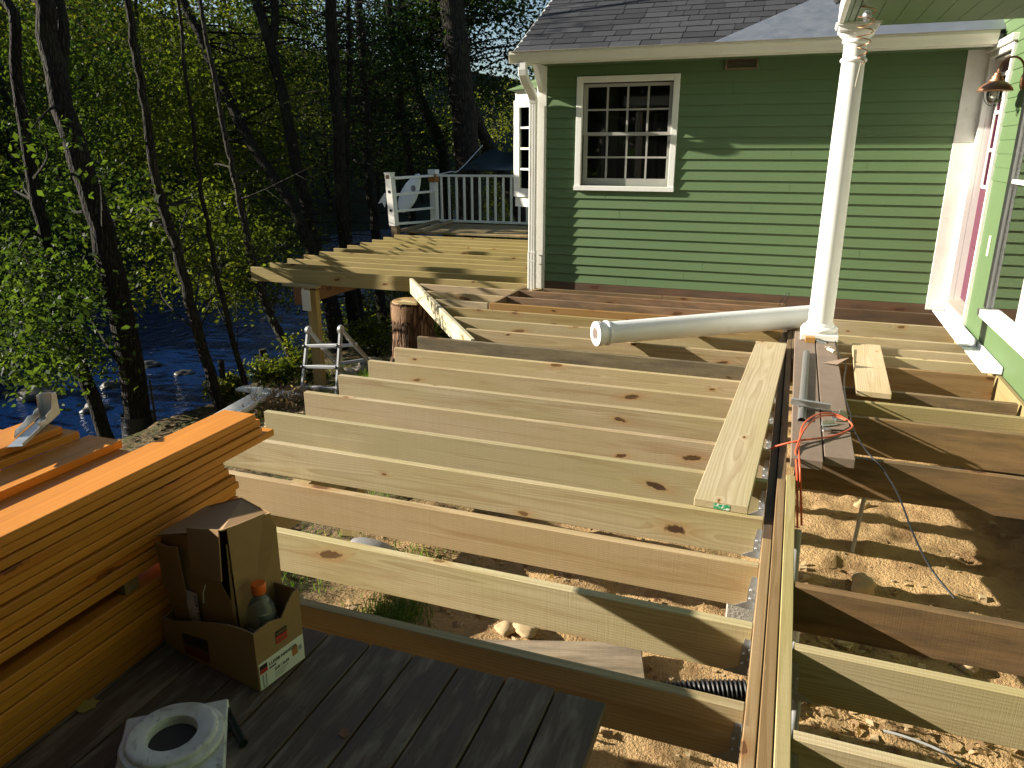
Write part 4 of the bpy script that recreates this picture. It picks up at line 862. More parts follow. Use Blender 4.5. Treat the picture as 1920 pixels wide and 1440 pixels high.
# orange cord: loop and hanging ends
z1 = zt_+.010
cpt = [(1432,852,-.03),(1452,838,.01),(1500,826,z1+.0),(1560,818,z1),(1597,802,z1+.01),(1588,787,z1+.03),(1560,775,z1+.05),(1530,778,z1+.06),(1506,797,z1+.05),(1499,830,z1+.0),(1498,853,.05)]
cp3 = [atz(x,y,z) for x,y,z in cpt] + [aty(1500,880,3.64), aty(1502,940,3.63), aty(1503,985,3.62)]
curve_tube('extension_cord', cp3, .0052, REDCORD, 'orange extension cord coiled over the ends of the painted timbers', 'cord')
cpt = [(1586,788,z1+.03),(1560,779,z1+.04),(1532,783,z1+.05),(1508,806,z1+.04),(1494,838,z1),(1492,853,.05)]
cp3 = [atz(x,y,z) for x,y,z in cpt] + [aty(1494,885,3.64), aty(1495,940,3.63), aty(1495,990,3.62)]
curve_tube('extension_cord', cp3, .0052, REDCORD, 'second strand of orange cord hanging down beside the girder', 'cord')
# black cable from plinth to the sand
cab = [atz(1566,640,.10), atz(1575,668,.08), atz(1586,685,.06), atz(1583,710,.06), atz(1585,745,.07), atz(1594,775,.06), atz(1598,800,.05), aty(1622,842,4.02), aty(1655,880,3.86), aty(1685,930,3.6), aty(1712,1000,3.35), aty(1745,1065,3.15), aty(1790,1122,3.02)]
curve_tube('black_cable', cab, .0045, BLACKP, 'thin black cable running from the column down over the sand', 'cable')
curve_tube('thin_wire', [atz(1460,575,.0), atz(1468,558,.12), atz(1480,548,.18), atz(1476,560,.12), atz(1466,578,.0)], .003, BLACKP, 'thin black wire loop sticking up behind the fallen column', 'wire')
# ------------------------------------------------------------------ below the frame, on the sand
def pipe(p0, p1, r, mat, label, n=14, cat='pipe', name='pipe'):
    m = MB(); m.tube([p0, Vector(p0).lerp(Vector(p1),.5), p1], r, n); return tag(m.build(name, mat, None, True), label, cat)
pb = atz(1598,1034,-.64); pipe(pb, Vector((pb.x+.02, pb.y-.02, -.20)), .011, GREYPVC, 'thin grey pipe standing upright in the sand', name='stub_pipe')
pipe((.186,3.30,-.70), (.170,3.42,-.19), .019, GREYPVC, 'grey conduit rising beside the girder near the cord', name='conduit')
pipe((.183,2.74,-.72), (.178,2.80,-.30), .018, PVC, 'white conduit beside the girder in the middle gap', name='conduit')
pipe((.190,2.34,-.75), (.184,2.40,-.20), .017, GREYPVC, 'grey conduit beside the girder below the brown joist', name='conduit')
pipe((.178,1.98,-.74), (.176,2.02,-.30), .018, PVC, 'nearest pale conduit beside the girder', name='conduit')
m = MB(); p0, p1 = Vector((-.50,2.47,-.60)), Vector((.02,2.66,-.57)); pts = []; rad = []
for k in range(120): f = k/119; pts.append(p0.lerp(p1,f)+Vector((0,.03*math.sin(f*2.5),0))); rad.append(.045+.005*math.sin(k*1.57))
m.tube(pts, rad, 16); tag(m.build('drain_pipe', BLACKP, None, True), 'black corrugated drain pipe under the near joists', 'pipe')
m = MB(); m.cbox((0,0,0),(.19,.19,.44), .006); tag(m.build('concrete_block', CONC, None, loc=(-.10,2.98,-.73)), 'pale rough concrete block under the girder', 'block')
m = MB(); m.cbox((0,0,0),(.75,.24,.04), .004); tag(m.build('buried_board', LUMW, None, loc=(-1.10,2.44,-.67), rot=(R(4),R(-2),R(16)), color=(.36,.29,.22)), 'dusty board lying on the sand under the near joists', 'board')
ba = thing('metal_basin', 'upturned grey metal basin under the near joists', 'basin', (-2.02,3.20,rg(-2.02,3.2)))
m = MB(); m.lathe([(.16,.0),(.175,.02),(.172,.022),(.155,.008),(.145,.075),(.12,.09),(.0,.092)], 36, cap=(False,False)); m.build('bowl', M_plain('grey_enamel', (.36,.36,.37), .35, var=.1), ba, True); ba.rotation_euler = (R(-24),R(12),0)
def rock(name, p, s, mat, label, group=None, seed=0, flat=.7):
    bm = bmesh.new(); bmesh.ops.create_icosphere(bm, subdivisions=3, radius=1)
    for v in bm.verts:
        n_ = noise.noise(v.co*1.1+Vector((seed*3.1,seed*1.7,0)))*.45+noise.noise(v.co*2.6+Vector((seed,0,seed*2)))*.18
        v.co *= 1+n_; v.co.z *= flat
    me = bpy.data.meshes.new(name); bm.to_mesh(me); bm.free(); me.materials.append(mat); me.polygons.foreach_set('use_smooth',[True]*len(me.polygons))
    o = link(name, me, None, p, (0,0,seed)); o.scale = s if hasattr(s,'__len__') else (s,s,s); return tag(o, label, 'stone', group)
p = atz(1621,1088,-.62); rock('round_stone', (p.x,p.y,rg(p.x,p.y)+.035), .062, SANDSTONE, 'round tan stone on the sand between dry leaves', seed=2, flat=.85)
p = atz(1815,1250,-.62); rock('pale_stone', (p.x,p.y,rg(p.x,p.y)+.015), .035, SANDSTONE, 'small pale stone on the sand in the near right bay', seed=4)
p = atz(1620,932,-.60); rock('tan_stone', (p.x,p.y,rg(p.x,p.y)+.02), .045, SANDSTONE, 'small tan stone in shade under the dark joist', seed=6)
p = atz(1800,868,-.55); rock('flat_stone', (p.x,p.y,rg(p.x,p.y)+.03), .05, STONE, 'pale stone behind the dark brown joist', seed=9)
for k, (x, y, s_) in enumerate(((950,1185,.05),(985,1192,.058))):
    p = atz(x, y, -.64); rock('flat_rock', (p.x,p.y,rg(p.x,p.y)+.02), s_, SANDSTONE, ('left','right')[k]+' of two pale flat rocks on the dug soil', seed=12+k, flat=.35)
for k, (x, y) in enumerate(((1560,1215),(1570,1222))):
    p = atz(x, y, -.66); m = MB(); m.cbox((0,0,0),(.075-.02*k,.05,.012), .002); tag(m.build('wood_scrap', LUM, None, loc=(p.x,p.y,rg(p.x,p.y)+.005+.013*k), rot=(R(5),R(-4),R(-25+40*k)), color=(.62,.48,.28)), ('larger','smaller')[k]+' pale wood scrap on the sand beside the girder', 'scrap')
curve_tube('grey_wire', [(*atz(1655,1378,-.62)[:2],-.60), (*atz(1700,1393,-.62)[:2],-.595), (*atz(1760,1415,-.62)[:2],-.60), (*atz(1800,1440,-.62)[:2],-.61)], .005, GREYPVC, 'grey wire lying on the sand in the nearest right bay', 'wire')
# fallen leaves and grit on the ground: uncountable
def leaf_quads(name, C, size, mat, up=.3, parent=None, kind=None, flat=0, aspect=.55, cvals=None):
    C = np.asarray(C, float); N = len(C); size = np.broadcast_to(size, N)
    n = rng.normal(size=(N,3)); n[:,2] = np.abs(n[:,2])*(1+flat)+up; n /= np.linalg.norm(n,axis=1)[:,None]
    a = rng.normal(size=(N,3)); tt = a-(a*n).sum(1)[:,None]*n; tt /= np.linalg.norm(tt,axis=1)[:,None]; b = np.cross(n, tt)
    s = size[:,None]
    V = np.empty((N,4,3)); V[:,0] = C-tt*s*.5; V[:,1] = C+b*s*aspect*.5+n*s*.10; V[:,2] = C+tt*s*.5; V[:,3] = C-b*s*aspect*.5+n*s*.10
    me = bpy.data.meshes.new(name); me.vertices.add(4*N); me.vertices.foreach_set('co', V.reshape(-1).astype(np.float32))
    me.loops.add(4*N); me.loops.foreach_set('vertex_index', np.arange(4*N,dtype=np.int32))
    me.polygons.add(N); me.polygons.foreach_set('loop_start', np.arange(0,4*N,4,dtype=np.int32)); me.polygons.foreach_set('loop_total', np.full(N,4,dtype=np.int32))
    at = me.attributes.new('rnd','FLOAT','FACE'); at.data.foreach_set('value', (rng.random(N) if cvals is None else cvals).astype(np.float32))
    me.update(calc_edges=True); me.materials.append(mat)
    o = link(name, me, parent); 
    if kind: o['kind'] = kind
    return o
pts = []
for cx, cy, r_, k in ((.45,3.45,.35,260),(.9,2.7,.5,260),(.35,2.6,.3,140),(.9,2.05,.5,120),(.25,3.0,.2,120),(-.6,2.7,.6,160),(-1.5,3.3,.8,300),(-3.6,7.2,1.2,900),(-4.5,6,1.3,700),(-3.4,5.2,.8,400),(-5.5,9.5,1.5,600)):
    for _ in range(k): x = random.gauss(cx,r_*.6); y = random.gauss(cy,r_*.6); pts.append((x,y,rg(x,y)+.012))
o = leaf_quads('leaf_litter', pts, .02+.035*rng.random(len(pts)), LEAF_D, .8, None, 'stuff', 1.0, .6); tag(o, 'scattered dry leaves and chips on the sand', 'leaf litter')
CR = MB()
for _ in range(420):
    x = random.uniform(-2.2,1.45); y = random.uniform(1.9,5.0); r_ = random.uniform(.003,.011)*random.choice((1,1,1,2)); z_ = rg(x,y)+r_*.3
    c8 = [Vector((sx*random.uniform(.6,1),sy*random.uniform(.6,1),sz*random.uniform(.5,.9)))*r_+Vector((x,y,z_)) for sx in (-1,1) for sy in (-1,1) for sz in (-1,1)]
    CR.add(c8, [(0,1,3,2),(4,6,7,5),(0,4,5,1),(2,3,7,6),(0,2,6,4),(1,5,7,3)])
tag(CR.build('soil_crumbs', SANDSTONE, None), 'loose crumbs of soil on the dug sand', 'soil', kind='stuff')
GR = []
def grass_patch(cx, cy, r_, n_, h):
    V = []; F = []
    for _ in range(n_):
        x = random.gauss(cx,r_*.5); y = random.gauss(cy,r_*.5); z_ = rg(x,y)-.01; a = random.uniform(0,6.28); hh = h*random.uniform(.5,1.2); l = hh*random.uniform(.2,.9); wv = .0028
        dx, dy = math.cos(a), math.sin(a); px_, py_ = -dy*wv, dx*wv; i = len(V)
        V += [(x-px_,y-py_,z_),(x+px_,y+py_,z_),(x+dx*l*.35+px_*.8,y+dy*l*.35+py_*.8,z_+hh*.6),(x+dx*l*.35-px_*.8,y+dy*l*.35-py_*.8,z_+hh*.6),(x+dx*l,y+dy*l,z_+hh*.85)]
        F += [(i,i+1,i+2,i+3),(i+3,i+2,i+4)]
    GR.append((V,F))
grass_patch(-1.62,2.72,.16,700,.10); grass_patch(-1.75,3.25,.22,350,.06); grass_patch(-2.5,3.0,.5,900,.06); grass_patch(-2.6,4.2,.6,500,.07); grass_patch(-4.9,7.9,.45,900,.16); grass_patch(-6.8,9.2,.7,700,.18)
V = []; F = []
for v, f in GR: n_ = len(V); V += v; F += [tuple(i+n_ for i in q) for q in f]
me = bpy.data.meshes.new('grass'); me.from_pydata(V, [], F); at = me.attributes.new('rnd','FLOAT','FACE'); at.data.foreach_set('value', rng.random(len(F)).astype(np.float32)); me.materials.append(GRASSM)
tag(link('grass', me), 'green grass tufts under and beside the deck frame', 'grass', kind='stuff')
# ------------------------------------------------------------------ wind spinner and wall lamp
sp_ = thing('wind_spinner', 'copper spiral wind spinner with a glass ball hanging from the porch ceiling', 'wind spinner', (.30,5.6,1.96))
pts = []; rr = []
for k in range(150):
    f = k/149; zz = .50-.42*f; a = f*7.2*2*math.pi; rad_ = (.030+.030*math.sin(math.pi*min(1,f*1.05)) )*(1-.35*f)
    pts.append((rad_*math.cos(a), rad_*math.sin(a), zz)); rr.append(.0035)
m = MB(); m.tube(pts, rr, 6); m.build('spiral', COPPER, sp_, True)
m = MB(); m.lathe([(.004,.325),(.016,.33),(.025,.345),(.028,.36),(.025,.375),(.016,.39),(.004,.395)], 20); t = NT('glass_ball'); t.base((.8,.9,1)); t.rough(.03); t.b.inputs['Transmission Weight'].default_value = .7; m.build('ball', t.mat, sp_, True)
m = MB(); m.tube([(.0,.0,.085),(-.004,0,.04),(-.016,.0,-.055)], [.003,.0045,.003], 6); m.tube([(.0,0,.50),(0,0,CZ-1.962)], .0015, 5); m.build('tail_rod', M_metal('pale_brass_rod', (.7,.66,.55), .3), sp_)
wl = thing('wall_lamp', 'copper barn-style wall lamp with caged glass above the door', 'wall lamp', (XW-.012,6.86,2.00))
m = MB(); m.lathe([(.060,0),(.062,.008),(.050,.016),(.02,.02)], 28, Matrix.Rotation(R(-90),4,'Y')); m.build('backplate', COPPER, wl, True)
m = MB(); arm = []
for k in range(15): a = math.pi*k/14; arm.append((-.092+.084*math.cos(a), .0, .055+.115*math.sin(a)))
m.tube([(-.01,0,0)]+arm+[(-.176,0,.05)], .008, 8); m.build('arm', COPPER, wl, True)
m = MB(); m.lathe([(.116,-.075),(.119,-.070),(.106,-.045),(.075,-.018),(.052,-.004),(.050,.006),(.040,.008),(.036,.030),(.026,.036),(.024,.05),(.010,.056)], 36, Matrix.Translation((-.176,0,.01))); m.build('shade', COPPER, wl, True)
m = MB(); m.lathe([(.048,-.06),(.052,-.09),(.048,-.125),(.035,-.150),(.008,-.162)], 24, Matrix.Translation((-.176,0,.01)), cap=(False,True)); m.build('glass_globe', M_glass('lamp_glass'), wl, True)
m = MB()
for q in range(3):
    a = q*math.pi/3; m.tube([Vector((-.176,0,.01))+Vector((math.cos(a)*.072*math.cos(b), math.sin(a)*.072*math.cos(b), -.075-.105*math.sin(b))) for b in np.linspace(0,math.pi,17)], .0022, 5)
m.build('wire_cage', DARKM, wl)
m = MB(); m.lathe([(.012,-.04),(.022,-.075),(.026,-.10),(.018,-.122),(.004,-.128)], 16, Matrix.Translation((-.176,0,.01))); m.build('bulb', M_plain('frosted_bulb', (.85,.82,.72), .3, var=.03), wl, True)
# ------------------------------------------------------------------ middle distance
st = thing('tree_stump', 'thick furrowed tree stump cut off under the far joists', 'stump', (-4.27,8.05,rg(-4.27,8.05)))
zs0 = rg(-4.27,8.05); bm = bmesh.new(); n_ = 64; lev = 26; H_ = -.20-zs0; rows = []
for j in range(lev+1):
    f = j/lev; row = []
    for k in range(n_):
        a = 2*math.pi*k/n_; fur = abs(math.sin(a*13+1.2*math.sin(f*5+a*2)))**.5*.016; r_ = .255+.06*max(0,.22-f)/.22*(1+.4*math.sin(a*4)) + fur + .012*noise.noise(Vector((math.cos(a)*3,math.sin(a)*3,f*6)))
        if f > .55: r_ -= .02*max(0,math.sin(a+.6))
        row.append(bm.verts.new((r_*math.cos(a), r_*math.sin(a), H_*f-.05)))
    rows.append(row)
for j in range(lev):
    for k in range(n_): bm.faces.new((rows[j][k],rows[j][(k+1)%n_],rows[j+1][(k+1)%n_],rows[j+1][k]))
me = bpy.data.meshes.new('bark'); bm.to_mesh(me); bm.free(); me.materials.append(STUMPB); me.polygons.foreach_set('use_smooth',[True]*len(me.polygons)); link('bark', me, st)
m = MB(); m.lathe([(.255,H_-.055),(.248,H_-.045)], 40); m.build('cut_face', LUM, st, color=(.45,.30,.15))
# a bare wood patch where the bark has been hacked off
m = MB(); P = []
for j in range(6):
    for k in range(9):
        a = R(-150)+R(95)*k/8; f = .70+.27*j/5; r_ = .272+.012*noise.noise(Vector((k*.9,j*1.3,3)))-(.03 if k in (0,8) or j == 0 else 0); P.append((r_*math.cos(a), r_*math.sin(a), H_*f-.05-.04*abs(k-4)/4*(1 if j == 0 else 0)))
m.add(P, [(j*9+k,j*9+k+1,j*9+k+10,j*9+k+9) for j in range(5) for k in range(8)]); m.build('bare_wood', M_plain('torn_wood', (.25,.14,.07), .9, var=.7, scale=30, bumpy=.8), st, True)
m = MB(); m.cbox((-.05,-.28,H_-.04),(.20,-.16,H_-.005), .003); m.build('packing_block', LUM, st, color=(.55,.45,.24))
# folding ladder
ld = thing('folding_ladder', 'aluminium folding ladder standing by the post', 'ladder', (0,0,0))
LY = 7.55
def lad_rail(a, b, wd=.026, dp=.055):
    a, b = Vector(a), Vector(b); m = MB(); d = (b-a).normalized(); u_ = Vector((1,0,0)); u_ = (u_-d*u_.dot(d)).normalized(); v_ = d.cross(u_); M_ = Matrix((( u_.x,v_.x,d.x,a.x),(u_.y,v_.y,d.y,a.y),(u_.z,v_.z,d.z,a.z),(0,0,0,1)))
    L_ = (b-a).length; m.cbox((-wd/2,-dp/2,0),(wd/2,-dp/2+.006,L_), .001, M_); m.cbox((-wd/2,dp/2-.006,0),(wd/2,dp/2,L_), .001, M_); m.box((-wd/2,-dp/2+.006,0),(-wd/2+.005,dp/2-.006,L_), M_)
    for k in range(int(L_/.16)): m.lathe([(.007,-.001),(.007,.0012)], 8, M_ @ Matrix.Translation((wd/2-.0,0,.12+k*.16)) @ Matrix.Rotation(R(90),4,'Y'))
    return m.build('rail', ALU, ld)
zg = rg(-5.3,7.6)
TL, TR = Vector((-5.50,7.60,-.62)), Vector((-5.03,7.60,-.57))
FLb, FRb = Vector((-5.56,7.42,zg-.05)), Vector((-5.05,7.42,zg-.02)); BLb, BRb = Vector((-5.02,8.35,zg)), Vector((-4.62,8.25,zg+.15))
BLb, BRb = Vector((-5.14,8.0,zg)), Vector((-4.66,7.95,zg+.15))
for a, b in ((TL,FLb),(TR,FRb),(TL,BLb),(TR,BRb)): lad_rail(a,b)
def rung(a, b, f, c, d, n='rung'):
    p, q = a.lerp(b,f), c.lerp(d,f); m = MB(); dirv = (q-p).normalized(); p = p-dirv*.02; q = q+dirv*.02
    ang_ = math.atan2(q.z-p.z, q.x-p.x); M_ = Matrix.Translation(p) @ Matrix.Rotation(-ang_,4,'Y')
    m.cbox((0,-.03,-.018),((q-p).length,.03,.018), .003, M_); m.build(n, ALU, ld)
for f in (.22,.52,.82): rung(TL,FLb,f,TR,FRb)
for f in (.30,.60): rung(TL,BLb,f,TR,BRb)
for p in (TL,TR):
    m = MB(); m.lathe([(.05,-.02),(.055,-.015),(.055,.015),(.05,.02)], 20, Matrix.Translation(p) @ Matrix.Rotation(R(90),4,'Y')); m.lathe([(.018,-.03),(.018,.03)], 12, Matrix.Translation(p) @ Matrix.Rotation(R(90),4,'Y')); m.build('hinge', ALU, ld, True)
for p in (TL.lerp(FLb,.22),TL.lerp(FLb,.52),TR.lerp(FRb,.22),TR.lerp(FRb,.52)):
    m = MB(); m.lathe([(.016,-.035),(.020,-.03),(.020,-.01),(.012,-.005)], 12, Matrix.Translation(p+Vector((0,-.03,0))) @ Matrix.Rotation(R(90),4,'Y')); m.build('lock_knob', BLACKP, ld, True)
# white board bridging the brush, gutter offcut, brush pile
a, b = aty(446,727,7.75), aty(590,722,7.75); zz = a.z
w_ = loose('white_board', (a.x,7.80,a.z), (b.x,7.72,a.z+.01), .20, .03, (.75,.74,.70), 'white painted board lying level above the brush pile'); w_.data = w_.data.copy(); w_.data.materials[0] = WHITE
g0, g1 = aty(440,780,6.2), aty(506,740,7.2)
m = MB(); gp = [(-.10,.09),(-.10,0),(.08,0),(.115,.04),(.12,.09),(.115,.09),(.108,.042),(.076,.006),(-.094,.006),(-.094,.09)]; dd = g1-g0
L_ = 1.5; M_ = Matrix.Translation(g1) @ dd.to_track_quat('Y','Z').to_matrix().to_4x4()
m.prism(gp, -L_, 0, 'y', M_); tag(m.build('gutter_offcut', PVC, None), 'white gutter offcut leaning on the brush pile behind the orange stack', 'gutter')
def twigs(name, c, r_, n_, mat, label, cat, seg=5, rad_=.003):
    m = MB()
    for _ in range(n_):
        p = Vector(c)+Vector((random.gauss(0,r_),random.gauss(0,r_),abs(random.gauss(0,r_*.45)))); d = Vector((random.gauss(0,1),random.gauss(0,1),random.gauss(0,.5))).normalized(); P = [p.copy()]
        for k in range(seg): d = (d+Vector((random.gauss(0,.5),random.gauss(0,.5),random.gauss(0,.4)))).normalized(); p = p+d*.06; P.append(p.copy())
        m.tube(P, [rad_*(1-.12*k) for k in range(len(P))], 4, False)
    o = m.build(name, mat, None); return tag(o, label, cat)
bc = aty(540,755,6.9); 
br_ = thing('brush_pile', 'pile of cut twigs and dead leaves behind the joist ends', 'brush pile', (bc.x,bc.y,bc.z-.25))
tw = twigs('twigs', bc-Vector((0,0,.10)), .20, 420, M_plain('dead_twig', (.14,.09,.055), .9), None, None); tw.parent = br_; tw.location = -br_.location
pts = bc+Vector((0,0,-.12))+0*bc; pts = [(bc.x+random.gauss(0,.2),bc.y+random.gauss(0,.2),bc.z-.15+abs(random.gauss(0,.11))) for _ in range(900)]
lv = leaf_quads('dead_leaves', pts, .03+.04*rng.random(900), LEAF_D, .2, br_); lv.location = -br_.location
pts = [(bc.x+random.gauss(0,.25),bc.y+random.gauss(0,.25),bc.z-.15+abs(random.gauss(0,.10))) for _ in range(500)]
lv = leaf_quads('green_leaves', pts, .03+.04*rng.random(500), LEAF_A, .2, br_); lv.location = -br_.location
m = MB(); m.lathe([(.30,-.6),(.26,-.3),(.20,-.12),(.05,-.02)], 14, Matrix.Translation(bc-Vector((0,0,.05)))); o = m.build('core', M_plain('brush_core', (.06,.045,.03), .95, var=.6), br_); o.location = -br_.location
# stakes and wire fence on the bank
def stake(px0, py0, px1, py1, Y, r_, label):
    a, b = aty(px0,py0,Y), aty(px1,py1,Y); a.z = min(a.z, rg(a.x,a.y)-.05); m = MB(); m.tube([a, a.lerp(b,.5)+Vector((.005,0,0)), b], [r_*1.05,r_,r_*.96], 12); return tag(m.build('fence_stake', BARKP, None, True), label, 'stake')
stake(424,770,414,676,8.2,.043,'weathered wooden stake standing left of the white board'); stake(500,722,492,655,9.6,.06,'dark wooden stake against the blue water')
wf = thing('wire_fence', 'thin wire mesh fence on the river bank', 'fence', (0,0,0))
f0, f1 = aty(292,790,7.7), aty(420,752,8.2); f0.z = -2.1; f1.z = -1.95
m = MB()
for k in range(46): p = f0.lerp(f1,k/45); m.tube([p-Vector((0,0,.2)), p+Vector((0,0,.42+.03*math.sin(k)))], .0016, 4, False)
for j in range(9): m.tube([f0.lerp(f1,k/8)+Vector((0,0,.05*j+.01*math.sin(k*2+j))) for k in range(9)], .0016, 4, False)
m.build('mesh_panel', DARKM, wf)
m = MB(); m.tube([f0-Vector((0,0,.3)), f0+Vector((0,0,.5))], .015, 8); m.build('post', DARKM, wf)
# railing of the far deck
rl = thing('deck_railing', 'white railing with balusters at the far corner of the deck', 'railing', (0,0,0))
RA, RB, RC = Vector((-7.06,12.70,0)), Vector((-7.19,14.70,0)), Vector((-2.72,14.86,0))
def rpost(p, z0, z1, wd=.135, lean=0):
    m = MB(); m.cbox((-wd/2,-wd/2,z0),(wd/2,wd/2,z1), .004); o = m.build('post', WHITEOLD, rl, loc=(p.x,p.y,0), rot=(0,lean,R(-4))); return o
po = rpost(RA, .14, 1.09, lean=R(-3.0))
for zz in (.43,.77):
    m = MB(); m.lathe([(.028,0),(.028,.004)], 16, Matrix.Translation((.0,-.069,zz)) @ Matrix.Rotation(R(90),4,'X')); m.build('socket_hole', M_plain('hole_black', (.01,.01,.01), .9), po)
m = MB(); m.cbox((-.075,-.075,1.09),(.075,.075,1.115), .004); m.build('post_cap', WHITEOLD, po); m = MB(); m.box((-.05,-.0695,1.0),(.03,-.068,1.07)); m.build('rotten_patch', M_plain('rot_brown', (.13,.08,.05), .9), po)
m = MB(); m.cbox((-.06,-.06,-.3),(.06,.06,.138), .004); m.build('post_foot', LUMW, rl, loc=(RA.x+.02,RA.y,0), color=(.26,.17,.09))
po = rpost(RB, -.2, .86); m = MB(); m.cbox((-.085,-.085,.87),(.085,.085,1.03), .004); m.build('rotten_cap', M_plain('bare_orange_wood', (.42,.17,.05), .8, var=.5), po); m = MB(); m.cbox((-.09,-.09,1.03),(.09,.09,1.12), .006); m.build('post_cap', WHITEOLD, po)
def bar(a, b, z0, z1, wd, name='rail', mat=WHITEOLD):
    a, b = Vector((a.x,a.y,z0)), Vector((b.x,b.y,z1)); d = b-a; m = MB(); m.cbox((0,-wd/2,-.045),(d.length,wd/2,.0), .003); return m.build(name, mat, rl, loc=a, rot=(0,-math.asin(d.z/d.length),math.atan2(d.y,d.x)))
bar(RA,RB,1.03,1.02,.09); bar(RA,RB,.20,.08,.06); bar(RA,RB,.73,.70,.045); bar(RA,RB,.43,.36,.045)
bar(RB,RC,1.02,1.04,.09); bar(RB,RC,.10,.08,.06)
for k in range(1, 26):
    p = RB.lerp(RC,k/26); m = MB(); m.cbox((-.02,-.02,.07),(.02,.02,.985), .002); m.build('baluster', WHITEOLD, rl, loc=(p.x,p.y,0))
rpost(RC, -.3, 1.1)
# loose timbers in the railing corner, decking of the old part
fdk = thing('far_plank_deck', 'small patch of old planks in front of the far railing', 'deck', (0,0,0))
for k in range(12): board('plank', (-6.95,12.95+.150*k,.03), (-2.8,12.95+.150*k,.03), .145, .035, LUMW, (.50,.37,.18), fdk)
loose('leaning_timber', (-6.98,12.75,.075), (-7.02,14.5,.10), .09, .05, (.36,.28,.18), 'outer old timber lying along the railing corner', 'timber'); loose('leaning_timber', (-6.60,12.85,.075), (-6.75,14.6,.10), .09, .05, (.42,.33,.2), 'inner old timber lying along the railing corner', 'timber')
# white paddle board behind the railing, its paddle, dark canopy
c_ = aty(768,362,14.0); pb_ = thing('paddle_board', 'white paddle board propped behind the railing', 'paddle board', c_)
m = MB(); n_ = 28; ring = []
for k in range(n_):
    a = 2*math.pi*k/n_; x = .20*math.cos(a)*(1-.18*math.sin(a)); z = .42*math.sin(a)*(1-.05*math.cos(2*a)); ring.append((x,z))
vs = [(0,-.05,0)]+[(x*.6,-.045,z*.6) for x,z in ring]+[(x*.93,-.02,z*.95) for x,z in ring]+[(x,0.01,z) for x,z in ring]+[(x*.8,.04,z*.8) for x,z in ring]+[(0,.05,0)]
fs = [(0,1+k,1+(k+1)%n_) for k in range(n_)]
for l in range(3): fs += [(1+l*n_+k,1+(l+1)*n_+k,1+(l+1)*n_+(k+1)%n_,1+l*n_+(k+1)%n_) for k in range(n_)]
fs += [(len(vs)-1,1+3*n_+(k+1)%n_,1+3*n_+k) for k in range(n_)]
m.add(vs, fs); m.build('hull', M_plain('white_fibreglass', (.84,.85,.84), .25, var=.04), pb_, True)
m = MB(); m.lathe([(.062,0),(.062,.003),(.040,.003),(.040,0)], 24, Matrix.Translation((.055,-.047,.14)) @ Matrix.Rotation(R(90),4,'X')); m.build('emblem', GREYI, pb_)
pb_.rotation_euler = (R(-8),R(30),R(-12))
pd = aty(722,372,13.4); m = MB(); m.prism([(-.10,-.16),(-.02,-.10),(.06,-.16),(.03,.03),(.10,.12),(-.05,.09)], -.01, .01, 'y'); tag(m.build('white_paddle', WHITE, None, loc=pd, rot=(0,R(25),0)), 'small white paddle blade sticking out left of the railing post', 'paddle')
m = MB(); nu, nv = 18, 12; P = []
c00, c10, c01, c11 = aty(862,318,16.0), aty(985,320,16.0), aty(918,279,17.6), aty(1000,292,17.8)
for j in range(nv+1):
    for i in range(nu+1):
        u, v = i/nu, j/nv; p = c00.lerp(c10,u).lerp(c01.lerp(c11,u),v**.7); p.z -= .14*math.sin(math.pi*u)*math.sin(math.pi*v)+.02*math.sin(u*14+v*3)*v; P.append(p)
m.add(P, [(j*(nu+1)+i,j*(nu+1)+i+1,(j+1)*(nu+1)+i+1,(j+1)*(nu+1)+i) for j in range(nv) for i in range(nu)])
tag(m.build('canopy', TARP, None, True), 'dark green fabric canopy stretched behind the railing', 'canopy')
curve_tube('canopy_rope', [aty(905,272,17.4), c00, aty(845,322,15.5), aty(818,328,14.72)], .008, LABW, 'pale rope tying the canopy to the railing post', 'rope')
# ------------------------------------------------------------------ trees
LX, LYY, LZ = SUNL.x, SUNL.y, SUNL.z
def sun_ok(P):
    """leaves that would shade the sunlit deck, side wall or house front are pruned away"""
    P = np.asarray(P); ok = np.ones(len(P), bool)
    t_ = P[:,2]/-LZ; X = P[:,0]+LX*t_; Y = P[:,1]+LYY*t_
    ok &= ~((P[:,2] > 0) & (X < 1.6) & (((X > -3.2) & (Y > 1.4) & (Y < 8.6)) | ((X > -7.1) & (Y > 8.0) & (Y < 12.9))))
    t_ = (P[:,2]+.7)/-LZ; X = P[:,0]+LX*t_; Y = P[:,1]+LYY*t_
    ok &= ~((P[:,2] > -.7) & (X > -6.3) & (X < -2) & (Y > 6.4) & (Y < 9.5))
    t_ = (1.5-P[:,0])/LX; Y = P[:,1]+LYY*t_; Z = P[:,2]+LZ*t_
    ok &= ~((P[:,0] < 0) & (Y > 3.5) & (Y < 8.4) & (Z > -.7) & (Z < 2.5))
    t_ = (8.2-P[:,1])/LYY; X = P[:,0]+LX*t_; Z = P[:,2]+LZ*t_
    ok &= ~((P[:,1] < 8.2) & (X > -2.3) & (X < 1.5) & (Z > -.1) & (Z < 2.4))
    return ok
def catmull(P, res=5):
    P = [Vector(p) for p in P]; out = []
    for i in range(len(P)-1):
        p0, p1, p2, p3 = P[max(i-1,0)], P[i], P[i+1], P[min(i+2,len(P)-1)]
        for k in range(res):
            t_ = k/res; out.append(.5*((2*p1)+(-p0+p2)*t_+(2*p0-5*p1+4*p2-p3)*t_*t_+(-p0+3*p1-3*p2+p3)*t_**3))
    out.append(P[-1]); return out
